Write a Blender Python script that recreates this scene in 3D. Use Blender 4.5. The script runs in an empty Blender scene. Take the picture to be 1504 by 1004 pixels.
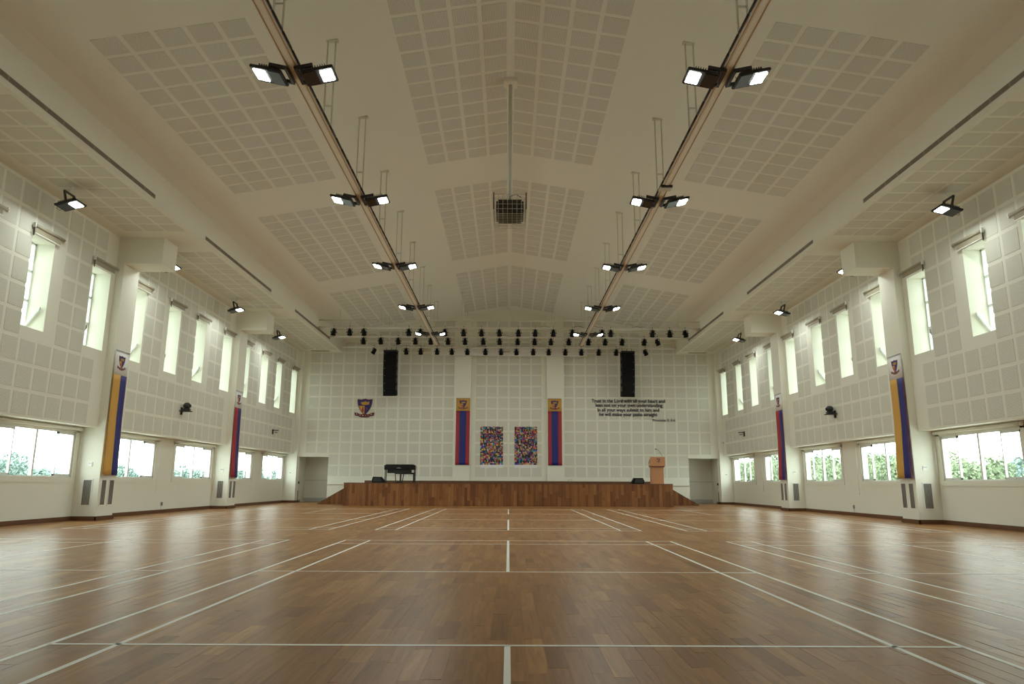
import bpy, bmesh, math, random
from mathutils import Vector, Matrix
random.seed(7)
scene = bpy.context.scene
COL = scene.collection
PI = math.pi

# ------------------------------------------------------------------ camera
F_PX = 1032.85
YAW, PITCH, ROLL = 0.0039, 0.198, 0.0044
fwd = Vector((math.sin(YAW) * math.cos(PITCH), math.cos(YAW) * math.cos(PITCH), math.sin(PITCH)))
rgt0 = Vector((math.cos(YAW), -math.sin(YAW), 0))
up0 = rgt0.cross(fwd)
rgt = math.cos(ROLL) * rgt0 + math.sin(ROLL) * up0
upv = -math.sin(ROLL) * rgt0 + math.cos(ROLL) * up0
cam_d = bpy.data.cameras.new('camera')
cam_d.sensor_fit = 'HORIZONTAL'
cam_d.sensor_width = 36.0
cam_d.lens = F_PX / 1504.0 * 36.0
cam_d.clip_end = 1000
cam = bpy.data.objects.new('camera', cam_d)
COL.objects.link(cam)
m3 = Matrix((rgt, upv, -fwd)).transposed()
cam.matrix_world = Matrix.Translation((0.0026, 0, 1.0542)) @ m3.to_4x4()
scene.camera = cam

# ------------------------------------------------------------------ sky and exposure
SKY = 5.3
world = bpy.data.worlds.new('overcast_sky')
scene.world = world
world.use_nodes = True
wb = world.node_tree.nodes['Background']
wb.inputs[0].default_value = (0.90, 1.0, 0.97, 1)
wb.inputs[1].default_value = SKY
vs = scene.view_settings
vs.view_transform = 'Standard'
vs.look = 'None'
vs.gamma = 1.0
vs.use_curve_mapping = False
vs.exposure = 0.44
LAMP = 160.0
scene.cycles.max_bounces = 12
scene.cycles.diffuse_bounces = 8
scene.cycles.transparent_max_bounces = 12
scene.cycles.sample_clamp_indirect = 8.0
scene.cycles.caustics_reflective = True
scene.cycles.caustics_refractive = False

# ------------------------------------------------------------------ materials
MATS = {}


def mat(name, color, rough=0.6, metal=0.0, spec=0.5, noise=0.0, scale=6.0, emit=None, coat=0.0):
    if name in MATS:
        return MATS[name]
    m = bpy.data.materials.new(name)
    m.use_nodes = True
    nt = m.node_tree
    b = nt.nodes['Principled BSDF']
    b.inputs['Base Color'].default_value = (*color, 1)
    b.inputs['Roughness'].default_value = rough
    b.inputs['Metallic'].default_value = metal
    b.inputs['Specular IOR Level'].default_value = spec
    if coat:
        b.inputs['Coat Weight'].default_value = coat
        b.inputs['Coat Roughness'].default_value = 0.15
    if noise:
        tc = nt.nodes.new('ShaderNodeTexCoord')
        n = nt.nodes.new('ShaderNodeTexNoise')
        n.inputs['Scale'].default_value = scale
        n.inputs['Detail'].default_value = 3
        r = nt.nodes.new('ShaderNodeMapRange')
        r.inputs[3].default_value = 1 - noise
        r.inputs[4].default_value = 1 + noise
        mx = nt.nodes.new('ShaderNodeMix')
        mx.data_type = 'RGBA'
        mx.blend_type = 'MULTIPLY'
        mx.inputs[0].default_value = 1
        mx.inputs[6].default_value = (*color, 1)
        nt.links.new(tc.outputs['Object'], n.inputs['Vector'])
        nt.links.new(n.outputs['Fac'], r.inputs[0])
        nt.links.new(r.outputs[0], mx.inputs[7])
        nt.links.new(mx.outputs[2], b.inputs['Base Color'])
    if emit:
        b.inputs['Emission Color'].default_value = (*emit[0], 1)
        b.inputs['Emission Strength'].default_value = emit[1]
    MATS[name] = m
    return m


PAINT = (0.80, 0.785, 0.69)
mat('paint', PAINT, 0.75, noise=0.015, scale=1.5, spec=0.3)
mat('ceiling_paint', (0.86, 0.87, 0.82), 0.85, noise=0.015, scale=1.0, spec=0.2)
mat('niche_paint', (0.66, 0.64, 0.56), 0.7, noise=0.02)
mat('niche_base', (0.42, 0.42, 0.38), 0.6, noise=0.02)
mat('white_frame', (0.80, 0.82, 0.80), 0.4, noise=0.01)
mat('white_plastic', (0.82, 0.81, 0.77), 0.4, noise=0.01)
mat('grille_dark', (0.11, 0.085, 0.065), 0.6, noise=0.05)
mat('grille_slat', (0.40, 0.34, 0.28), 0.5, noise=0.03)
mat('grille_grey', (0.38, 0.37, 0.35), 0.4, metal=0.3, noise=0.03)
mat('black', (0.012, 0.012, 0.014), 0.45, noise=0.1)
mat('black_matt', (0.006, 0.006, 0.007), 0.8, noise=0.1, spec=0.2)
mat('black_body', (0.022, 0.022, 0.026), 0.4, noise=0.1)
mat('black_gloss', (0.008, 0.008, 0.01), 0.2, noise=0.05)
mat('cable_black', (0.01, 0.01, 0.01), 0.6, noise=0.1)
mat('rail_cream', (0.88, 0.84, 0.75), 0.5, noise=0.02)
mat('rail_line', (0.45, 0.31, 0.21), 0.5, noise=0.03)
mat('rod_white', (0.66, 0.66, 0.58), 0.45, noise=0.02)
mat('pipe_white', (0.70, 0.68, 0.60), 0.45, noise=0.02)
mat('blind_fabric', (0.37, 0.33, 0.24), 0.8, noise=0.03)
mat('blind_roller', (0.38, 0.34, 0.25), 0.6, noise=0.03)
mat('line_white', (0.86, 0.86, 0.83), 0.45, noise=0.03, scale=3)
mat('baseboard', (0.13, 0.055, 0.025), 0.4, noise=0.25, scale=3)
mat('floor_base', (0.20, 0.095, 0.04), 0.5, noise=0.05)
mat('gold', (0.62, 0.34, 0.07), 0.7, noise=0.04)
mat('gold_dark', (0.50, 0.27, 0.05), 0.7, noise=0.04)
mat('navy', (0.016, 0.022, 0.16), 0.6, noise=0.06)
mat('royal', (0.012, 0.016, 0.17), 0.55, noise=0.06)
mat('red', (0.36, 0.022, 0.035), 0.6, noise=0.05)
mat('maroon', (0.13, 0.012, 0.035), 0.6, noise=0.05)
mat('cloth_white', (0.84, 0.82, 0.82), 0.7, noise=0.02)
mat('letter_navy', (0.012, 0.015, 0.05), 0.5, noise=0.02)
mat('lectern_wood', (0.50, 0.23, 0.105), 0.4, noise=0.07, scale=4)
mat('ledge_wood', (0.60, 0.52, 0.40), 0.5, noise=0.05)
mat('lectern_dark', (0.22, 0.06, 0.03), 0.4, noise=0.05)
mat('metal_grey', (0.35, 0.35, 0.36), 0.35, metal=0.7, noise=0.03)
mat('wire', (0.48, 0.44, 0.34), 0.5, noise=0.02)
mat('projector_body', (0.030, 0.022, 0.020), 0.5, noise=0.1)
mat('projector_vent', (0.010, 0.008, 0.008), 0.5, noise=0.05)
mat('bounce_ground', (0.56, 0.55, 0.52), 0.9, noise=0.08, scale=0.5)  # unseen outdoor ground, made pale to bounce light through the windows onto the ceiling
mat('bark', (0.10, 0.08, 0.06), 0.9, noise=0.2)
mat('hill', (0.16, 0.22, 0.20), 0.95, noise=0.15, scale=0.05)
mat('lens', (0.9, 0.9, 0.9), 0.4, emit=((0.91, 1.0, 0.93), LAMP))
mat('lens_dim', (0.35, 0.38, 0.36), 0.2, noise=0.02)
mat('rigging_brown', (0.06, 0.04, 0.03), 0.6, noise=0.05)
mat('red_mark', (0.4, 0.12, 0.09), 0.5, noise=0.02)


def nodes_of(name):
    m = bpy.data.materials.new(name)
    m.use_nodes = True
    MATS[name] = m
    return m, m.node_tree, m.node_tree.nodes, m.node_tree.links


def perforated(name, base, hole, pitch=0.020, rad=0.28):
    m, nt, N, L = nodes_of(name)
    b = N['Principled BSDF']
    b.inputs['Roughness'].default_value = 0.8
    b.inputs['Specular IOR Level'].default_value = 0.2
    uv = N.new('ShaderNodeUVMap')
    uv.uv_map = 'UVMap'
    sc = N.new('ShaderNodeVectorMath')
    sc.operation = 'SCALE'
    sc.inputs['Scale'].default_value = 1.0 / pitch
    fr = N.new('ShaderNodeVectorMath')
    fr.operation = 'FRACTION'
    sb = N.new('ShaderNodeVectorMath')
    sb.operation = 'SUBTRACT'
    sb.inputs[1].default_value = (0.5, 0.5, 0)
    ln = N.new('ShaderNodeVectorMath')
    ln.operation = 'LENGTH'
    lt = N.new('ShaderNodeMath')
    lt.operation = 'LESS_THAN'
    lt.inputs[1].default_value = rad
    mx = N.new('ShaderNodeMix')
    mx.data_type = 'RGBA'
    mx.inputs[6].default_value = (*base, 1)
    mx.inputs[7].default_value = (*hole, 1)
    L.new(uv.outputs[0], sc.inputs[0])
    L.new(sc.outputs[0], fr.inputs[0])
    L.new(fr.outputs[0], sb.inputs[0])
    L.new(sb.outputs[0], ln.inputs[0])
    L.new(ln.outputs['Value'], lt.inputs[0])
    L.new(lt.outputs[0], mx.inputs[0])
    L.new(mx.outputs[2], b.inputs['Base Color'])
    return m


perforated('perforated_wall', PAINT, (0.27, 0.26, 0.22))
perforated('perforated_ceiling', (0.86, 0.87, 0.82), (0.24, 0.235, 0.22))


def wood(name, cols, rough, grain=(22, 1.2, 8), spec=0.3):
    """planks: 'tone' attribute (0..1) picks the board colour and shifts the grain"""
    m, nt, N, L = nodes_of(name)
    b = N['Principled BSDF']
    at = N.new('ShaderNodeAttribute')
    at.attribute_name = 'tone'
    geo = N.new('ShaderNodeTexCoord')
    mp = N.new('ShaderNodeMapping')
    mp.inputs['Scale'].default_value = grain
    off = N.new('ShaderNodeVectorMath')
    off.operation = 'SCALE'
    off.inputs[0].default_value = (37.0, 91.0, 53.0)
    add = N.new('ShaderNodeVectorMath')
    add.operation = 'ADD'
    nz = N.new('ShaderNodeTexNoise')
    nz.inputs['Scale'].default_value = 1.0
    nz.inputs['Detail'].default_value = 4
    nz.inputs['Distortion'].default_value = 1.2
    cr = N.new('ShaderNodeValToRGB')
    cr.color_ramp.elements[0].color = (*cols[0], 1)
    cr.color_ramp.elements[1].color = (*cols[-1], 1)
    for i, c in enumerate(cols[1:-1]):
        e = cr.color_ramp.elements.new((i + 1) / (len(cols) - 1))
        e.color = (*c, 1)
    mr = N.new('ShaderNodeMapRange')
    mr.inputs[1].default_value = 0.25
    mr.inputs[2].default_value = 0.75
    mr.inputs[3].default_value = 0.72
    mr.inputs[4].default_value = 1.22
    mx = N.new('ShaderNodeMix')
    mx.data_type = 'RGBA'
    mx.blend_type = 'MULTIPLY'
    mx.inputs[0].default_value = 1
    L.new(at.outputs['Fac'], off.inputs['Scale'])
    L.new(geo.outputs['Object'], mp.inputs['Vector'])
    L.new(mp.outputs[0], add.inputs[0])
    L.new(off.outputs[0], add.inputs[1])
    L.new(add.outputs[0], nz.inputs['Vector'])
    L.new(at.outputs['Fac'], cr.inputs[0])
    L.new(nz.outputs['Fac'], mr.inputs[0])
    L.new(cr.outputs[0], mx.inputs[6])
    L.new(mr.outputs[0], mx.inputs[7])
    L.new(mx.outputs[2], b.inputs['Base Color'])
    b.inputs['Roughness'].default_value = rough
    b.inputs['Specular IOR Level'].default_value = spec
    return m


FL = [(0.185, 0.075, 0.024), (0.270, 0.120, 0.038), (0.310, 0.145, 0.047), (0.35, 0.170, 0.056), (0.42, 0.22, 0.075)]
wood('floor_wood', FL, 0.33, spec=0.10)
ST = [(0.15, 0.055, 0.022), (0.21, 0.085, 0.032), (0.26, 0.11, 0.040), (0.32, 0.145, 0.055)]
wood('stage_wood', ST, 0.42, grain=(22, 22, 1.5))

# window glass: light passes, a faint green tint and a real mirror reflection
m, nt, N, L = nodes_of('glass')
N.remove(N['Principled BSDF'])
tr = N.new('ShaderNodeBsdfTransparent')
tr.inputs[0].default_value = (0.90, 0.97, 0.93, 1)
gl = N.new('ShaderNodeBsdfGlossy')
gl.inputs['Roughness'].default_value = 0.02
lw_ = N.new('ShaderNodeLayerWeight')
lw_.inputs[0].default_value = 0.5
pw_ = N.new('ShaderNodeMath')
pw_.operation = 'POWER'
pw_.inputs[1].default_value = 5.0
fr = N.new('ShaderNodeMath')
fr.operation = 'MULTIPLY_ADD'
fr.inputs[1].default_value = 0.8
fr.inputs[2].default_value = 0.05
L.new(lw_.outputs['Facing'], pw_.inputs[0])
L.new(pw_.outputs[0], fr.inputs[0])
mxs = N.new('ShaderNodeMixShader')
L.new(fr.outputs[0], mxs.inputs[0])
L.new(tr.outputs[0], mxs.inputs[1])
L.new(gl.outputs[0], mxs.inputs[2])
L.new(mxs.outputs[0], N['Material Output'].inputs[0])

tg = MATS['glass'].copy()
tg.name = 'tinted_glass'
MATS['tinted_glass'] = tg
for n_ in tg.node_tree.nodes:
    if n_.type == 'BSDF_TRANSPARENT':
        n_.inputs[0].default_value = (0.60, 0.66, 0.62, 1)

# patchwork picture: printed colour squares
m, nt, N, L = nodes_of('patchwork')
b = N['Principled BSDF']
b.inputs['Roughness'].default_value = 0.6
uv = N.new('ShaderNodeUVMap')
uv.uv_map = 'UVMap'


def cellcol(size, seed):
    s = N.new('ShaderNodeVectorMath')
    s.operation = 'SCALE'
    s.inputs['Scale'].default_value = 1 / size
    fl = N.new('ShaderNodeVectorMath')
    fl.operation = 'FLOOR'
    ad = N.new('ShaderNodeVectorMath')
    ad.operation = 'ADD'
    ad.inputs[1].default_value = (seed, seed * 1.7, 0)
    wn = N.new('ShaderNodeTexWhiteNoise')
    wn.noise_dimensions = '2D'
    L.new(uv.outputs[0], s.inputs[0])
    L.new(s.outputs[0], fl.inputs[0])
    L.new(fl.outputs[0], ad.inputs[0])
    L.new(ad.outputs[0], wn.inputs[0])
    return wn


PAL = [(0.02, 0.02, 0.06), (0.45, 0.03, 0.03), (0.02, 0.07, 0.40), (0.62, 0.33, 0.04), (0.02, 0.02, 0.10), (0.08, 0.28, 0.07), (0.012, 0.01, 0.02),
       (0.58, 0.50, 0.48), (0.25, 0.03, 0.18), (0.58, 0.10, 0.03), (0.05, 0.25, 0.48), (0.02, 0.015, 0.02), (0.62, 0.50, 0.05), (0.48, 0.16, 0.22)]


def pal(wn):
    cr = N.new('ShaderNodeValToRGB')
    cr.color_ramp.interpolation = 'CONSTANT'
    e = cr.color_ramp.elements
    while len(e) < len(PAL):
        e.new(0.5)
    for i, c in enumerate(PAL):
        e[i].position = i / len(PAL)
        e[i].color = (*c, 1)
    L.new(wn.outputs['Value'], cr.inputs[0])
    return cr


w1, w2, w3 = cellcol(0.077, 3), cellcol(0.0385, 11), cellcol(0.154, 23)
c1, c2 = pal(w1), pal(w2)
lt = N.new('ShaderNodeMath')
lt.operation = 'LESS_THAN'
lt.inputs[1].default_value = 0.25
L.new(w3.outputs['Value'], lt.inputs[0])
mx = N.new('ShaderNodeMix')
mx.data_type = 'RGBA'
L.new(lt.outputs[0], mx.inputs[0])
L.new(c1.outputs[0], mx.inputs[6])
L.new(c2.outputs[0], mx.inputs[7])
L.new(mx.outputs[2], b.inputs['Base Color'])

# leaves, colours paled to stand in for outdoor haze
for nm, ca, cb in (('leaf_green', (0.14, 0.185, 0.11), (0.24, 0.285, 0.17)), ('leaf_blue', (0.13, 0.19, 0.17), (0.21, 0.28, 0.25)), ('leaf_pale', (0.17, 0.21, 0.12), (0.29, 0.32, 0.20))):
    m, nt, N, L = nodes_of(nm)
    b = N['Principled BSDF']
    b.inputs['Roughness'].default_value = 0.7
    gi = N.new('ShaderNodeTexCoord')
    nz = N.new('ShaderNodeTexNoise')
    nz.inputs['Scale'].default_value = 1.3
    mx = N.new('ShaderNodeMix')
    mx.data_type = 'RGBA'
    mx.inputs[6].default_value = (*ca, 1)
    mx.inputs[7].default_value = (*cb, 1)
    L.new(gi.outputs['Object'], nz.inputs['Vector'])
    L.new(nz.outputs['Fac'], mx.inputs[0])
    L.new(mx.outputs[2], b.inputs['Base Color'])


# ------------------------------------------------------------------ mesh helpers
class MB:
    def __init__(s):
        s.v, s.f, s.mi, s.sm, s.mats = [], [], [], [], []

    def _m(s, mt):
        if mt is None:
            return 0
        if mt not in s.mats:
            s.mats.append(mt)
        return s.mats.index(mt)

    def add(s, vs_, fs_, mt=None, M=None, smooth=False):
        o = len(s.v)
        k = s._m(mt)
        for p in vs_:
            p = Vector(p)
            s.v.append(tuple(M @ p) if M is not None else tuple(p))
        for f in fs_:
            s.f.append(tuple(o + i for i in f))
            s.mi.append(k)
            s.sm.append(smooth)
        return s

    def box(s, x0, x1, y0, y1, z0, z1, mt=None, M=None):
        vs_ = [(x, y, z) for x in (x0, x1) for y in (y0, y1) for z in (z0, z1)]
        fs_ = [(0, 1, 3, 2), (4, 6, 7, 5), (0, 4, 5, 1), (2, 3, 7, 6), (0, 2, 6, 4), (1, 5, 7, 3)]
        return s.add(vs_, fs_, mt, M)

    def bbox(s, x0, x1, y0, y1, z0, z1, b=0.01, mt=None, M=None):
        """box with chamfered edges"""
        bm = bmesh.new()
        bmesh.ops.create_cube(bm, size=1)
        bmesh.ops.scale(bm, vec=(x1 - x0, y1 - y0, z1 - z0), verts=bm.verts)
        bmesh.ops.translate(bm, vec=((x0 + x1) / 2, (y0 + y1) / 2, (z0 + z1) / 2), verts=bm.verts)
        bmesh.ops.bevel(bm, geom=list(bm.edges), offset=b, segments=2, affect='EDGES')
        bm.verts.index_update()
        vs_ = [v.co.copy() for v in bm.verts]
        fs_ = [tuple(v.index for v in f.verts) for f in bm.faces]
        bm.free()
        return s.add(vs_, fs_, mt, M)

    def tube(s, pts, r, n=8, mt=None, M=None, cap=True):
        pts = [Vector(p) for p in pts]
        rings = []
        for i, p in enumerate(pts):
            d = (pts[min(i + 1, len(pts) - 1)] - pts[max(i - 1, 0)]).normalized()
            a = Vector((0, 0, 1)) if abs(d.z) < 0.9 else Vector((1, 0, 0))
            u = d.cross(a).normalized()
            w = d.cross(u)
            rr = r[i] if isinstance(r, (list, tuple)) else r
            rings.append([p + rr * (math.cos(2 * PI * k / n) * u + math.sin(2 * PI * k / n) * w) for k in range(n)])
        vs_ = [v for g in rings for v in g]
        fs_ = []
        for i in range(len(pts) - 1):
            for k in range(n):
                fs_.append((i * n + k, i * n + (k + 1) % n, (i + 1) * n + (k + 1) % n, (i + 1) * n + k))
        if cap:
            fs_.append(tuple(range(n))[::-1])
            fs_.append(tuple((len(pts) - 1) * n + k for k in range(n)))
        return s.add(vs_, fs_, mt, M, smooth=True)

    def prism(s, poly, d0, d1, axis='y', mt=None, M=None):
        """poly of 2D points extruded along axis from d0 to d1"""
        n = len(poly)

        def P(p, d):
            return (p[0], d, p[1]) if axis == 'y' else ((d, p[0], p[1]) if axis == 'x' else (p[0], p[1], d))
        vs_ = [P(p, d0) for p in poly] + [P(p, d1) for p in poly]
        fs_ = [tuple(range(n)), tuple(range(2 * n - 1, n - 1, -1))]
        for k in range(n):
            fs_.append((k, n + k, n + (k + 1) % n, (k + 1) % n))
        return s.add(vs_, fs_, mt, M)

    def build(s, name, mt=None, parent=None, uvscale=None, loc=None, weld=False):
        me = bpy.data.meshes.new(name)
        me.from_pydata(s.v, [], s.f)
        ms = s.mats if s.mats else [mt]
        for x in ms:
            me.materials.append(MATS[x])
        if s.mats:
            me.polygons.foreach_set('material_index', s.mi)
        me.polygons.foreach_set('use_smooth', s.sm)
        bm = bmesh.new()
        bm.from_mesh(me)
        if weld:
            bmesh.ops.remove_doubles(bm, verts=bm.verts, dist=1e-4)
        bmesh.ops.recalc_face_normals(bm, faces=bm.faces)
        bm.to_mesh(me)
        bm.free()
        return link(name, me, parent, loc)


def link(name, me, parent=None, loc=None, M=None):
    o = bpy.data.objects.new(name, me)
    COL.objects.link(o)
    if parent is not None:
        o.parent = parent
    if loc is not None:
        o.location = loc
    if M is not None:
        o.matrix_local = M
    return o


def tag(o, label, cat=None, group=None, kind=None):
    o['label'] = label
    if cat:
        o['category'] = cat
    if group:
        o['group'] = group
    if kind:
        o['kind'] = kind
    return o


def thing(name, label, cat, loc=(0, 0, 0), rotz=0.0, group=None, kind=None):
    o = bpy.data.objects.new(name, None)
    COL.objects.link(o)
    o.location = loc
    o.rotation_euler = (0, 0, rotz)
    o.empty_display_size = 0.2
    return tag(o, label, cat, group, kind)


def copy_tree(o, parent=None):
    c = o.copy()
    COL.objects.link(c)
    c.parent = parent
    for ch in list(o.children):
        copy_tree(ch, c)
    return c


ORD = ['first', 'second', 'third', 'fourth', 'fifth', 'sixth', 'seventh', 'eighth', 'ninth', 'tenth', 'eleventh', 'twelfth', 'thirteenth',
       'fourteenth', 'fifteenth', 'sixteenth', 'seventeenth', 'eighteenth', 'nineteenth', 'twentieth']


def slab_with_holes(name, a0, a1, z0, z1, holes, d0, d1, place, mt, parent=None):
    """slab spanning a0..a1 x z0..z1, depth d0..d1, holes [(a0,a1,z0,z1)], place(a,d,z)->xyz; one connected shell"""
    As = sorted(set([a0, a1] + [h[0] for h in holes] + [h[1] for h in holes]))
    Zs = sorted(set([z0, z1] + [h[2] for h in holes] + [h[3] for h in holes]))

    def solid(i, j):
        if i < 0 or j < 0 or i >= len(As) - 1 or j >= len(Zs) - 1:
            return False
        ca, cz = (As[i] + As[i + 1]) / 2, (Zs[j] + Zs[j + 1]) / 2
        return not any(h[0] < ca < h[1] and h[2] < cz < h[3] for h in holes)
    na, nz_ = len(As), len(Zs)
    V = [place(a, d, z) for d in (d0, d1) for a in As for z in Zs]

    def I(k, i, j):
        return k * na * nz_ + i * nz_ + j
    Fs = []
    for i in range(na - 1):
        for j in range(nz_ - 1):
            if not solid(i, j):
                continue
            Fs.append((I(0, i, j), I(0, i + 1, j), I(0, i + 1, j + 1), I(0, i, j + 1)))
            Fs.append((I(1, i, j), I(1, i, j + 1), I(1, i + 1, j + 1), I(1, i + 1, j)))
            for (di, dj, p, q) in ((-1, 0, (i, j), (i, j + 1)), (1, 0, (i + 1, j), (i + 1, j + 1)), (0, -1, (i, j), (i + 1, j)), (0, 1, (i, j + 1), (i + 1, j + 1))):
                if not solid(i + di, j + dj):
                    Fs.append((I(0, *p), I(0, *q), I(1, *q), I(1, *p)))
    mb = MB()
    mb.add(V, Fs)
    o = mb.build(name, mt, parent)
    me = o.data
    bm = bmesh.new()
    bm.from_mesh(me)
    bmesh.ops.delete(bm, geom=[v for v in bm.verts if not v.link_faces], context='VERTS')
    bmesh.ops.recalc_face_normals(bm, faces=bm.faces)
    bm.to_mesh(me)
    bm.free()
    return o


# ------------------------------------------------------------------ hall dimensions (metres)
PITCHB = 9.13                 # bay length
P1 = 19.86                    # near face of the first pillar in view
PW = 0.84                     # pillar width
X_OUT, X_PAN, X_PIL = 11.98, 11.53, 11.31
Z_PAN, Z_SOF = 2.54, 8.13
X_BEAM, Z_BEAM = 9.24, 9.00
X_BAND, Z_BAND = 8.86, 9.144
Z_RIDGE = 10.65
SLOPE = (Z_RIDGE - Z_BAND) / X_BAND
Y_BACK = 38.40
Y_NEAR = P1 - 3 * PITCHB + PW * 0 + 0.0    # closing wall behind the camera
MOD = 0.612
BAYS = (-1, 0, 1, 2)          # bay index: bay b ends at pillar P1 + (b)*PITCHB
SEEN = (0, 1, 2)


def off(b):
    return (b - 1) * PITCHB


COLS = [21.165 + MOD * k for k in range(12)]
SLITS = [(20.83, 21.70), (23.23, 24.10), (25.33, 26.19), (27.85, 28.75)]
SLIT_Z = (4.67, 6.93)
LOWW = [(21.00, 24.17), (25.60, 28.77)]
LOW_Z = (1.17, 2.38)


def side_name(s):
    return 'left' if s < 0 else 'right'


# ---- tile meshes (plate in local XY, front towards +Z, uv in metres)
def tile_mesh(name, w, h, mt, t=0.006):
    me = bpy.data.meshes.new(name)
    x, y = w / 2, h / 2
    e = 0.004
    v = [(-x, -y, 0), (x, -y, 0), (x, y, 0), (-x, y, 0), (-x + e, -y + e, t), (x - e, -y + e, t), (x - e, y - e, t), (-x + e, y - e, t)]
    f = [(4, 5, 6, 7), (0, 1, 5, 4), (1, 2, 6, 5), (2, 3, 7, 6), (3, 0, 4, 7)]
    me.from_pydata(v, [], f)
    uvl = me.uv_layers.new(name='UVMap')
    for lp in me.loops:
        c = v[lp.vertex_index]
        uvl.data[lp.index].uv = (c[0] + 10, c[1] + 10)
    me.materials.append(MATS[mt])
    return me


T_WALL = tile_mesh('acoustic_tile', 0.515, 0.525, 'perforated_wall')
T_SHORT = tile_mesh('acoustic_tile_short', 0.515, 0.27, 'perforated_wall')
T_CEIL = tile_mesh('acoustic_tile_ceiling', 0.515, 0.515, 'perforated_ceiling')


def frame_m(origin, ex, ey, ez):
    return Matrix(((ex[0], ey[0], ez[0], origin[0]), (ex[1], ey[1], ez[1], origin[1]), (ex[2], ey[2], ez[2], origin[2]), (0, 0, 0, 1)))


def join_tiles(name, me, mats_, parent):
    v, f, uvs = [], [], []
    src_uv = [tuple(d.uv) for d in me.uv_layers[0].data]
    for M in mats_:
        o = len(v)
        v += [tuple(M @ x.co) for x in me.vertices]
        f += [tuple(o + i for i in p.vertices) for p in me.polygons]
        uvs += src_uv
    m2 = bpy.data.meshes.new(name)
    m2.from_pydata(v, [], f)
    ul = m2.uv_layers.new(name='UVMap')
    for i, u in enumerate(uvs):
        ul.data[i].uv = u
    m2.materials.append(me.materials[0])
    o = link(name, m2, parent)
    o['kind'] = 'stuff'
    return o


# ------------------------------------------------------------------ floor
floor = MB().box(-X_OUT - 0.3, X_OUT + 0.3, Y_NEAR - 0.3, 40.4, -0.30, -0.0012).build('floor', 'floor_base')
tag(floor, 'polished brown oak strip floor of the hall', kind='structure')


def plank_geo(x0, x1, y0, y1, tone, V, Fc, T, e=0.0006, d=0.0028, tilt=0.015):
    o = len(V)
    ta, tb = random.uniform(-1, 1) * tilt * (x1 - x0) / 2, random.uniform(-1, 1) * tilt * 0.08 * (y1 - y0) / 2
    V += [(x0, y0, -d), (x1, y0, -d), (x1, y1, -d), (x0, y1, -d), (x0 + e, y0 + e, -ta - tb), (x1 - e, y0 + e, ta - tb), (x1 - e, y1 - e, ta + tb), (x0 + e, y1 - e, -ta + tb)]
    Fc += [(o + 4, o + 5, o + 6, o + 7), (o, o + 1, o + 5, o + 4), (o + 1, o + 2, o + 6, o + 5), (o + 2, o + 3, o + 7, o + 6), (o + 3, o, o + 4, o + 7)]
    T += [tone] * 8


def plank_obj(name, V, Fc, T, mt, parent, stuff=False):
    me = bpy.data.meshes.new(name)
    me.from_pydata(V, [], Fc)
    a = me.attributes.new('tone', 'FLOAT', 'POINT')
    a.data.foreach_set('value', T)
    me.materials.append(MATS[mt])
    o = link(name, me, parent)
    if stuff:
        o['kind'] = 'stuff'
    return o


planks = []
W_PL = 0.1198
nx = int(2 * X_OUT / W_PL)
for i in range(nx):
    x0 = -X_OUT + i * W_PL
    y = Y_NEAR + random.random() * 0.9
    planks.append((x0, x0 + W_PL, Y_NEAR, y))
    while y < 39.6:
        ln = random.choice((0.45, 0.6, 0.75, 0.9, 1.05)) * random.uniform(0.9, 1.1)
        y1 = min(y + ln, 39.6)
        planks.append((x0, x0 + W_PL, y, y1))
        y = y1
seen_p = [p for p in planks if p[3] > 3.72 and abs((p[0] + p[1]) / 2) < 0.735 * p[3] + 0.1]
seen_p.sort(key=lambda p: p[2])
near = seen_p[:300]
near_set = set(near)


def tone():
    return min(1, max(0, random.gauss(0.47, 0.19)))


for p in near:
    V, Fc, T = [], [], []
    plank_geo(*p, tone(), V, Fc, T)
    plank_obj('floor_plank', V, Fc, T, 'floor_wood', floor)
V, Fc, T = [], [], []
for p in planks:
    if p not in near_set:
        plank_geo(*p, tone(), V, Fc, T)
plank_obj('floor_planks_beyond', V, Fc, T, 'floor_wood', floor, stuff=True)

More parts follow.
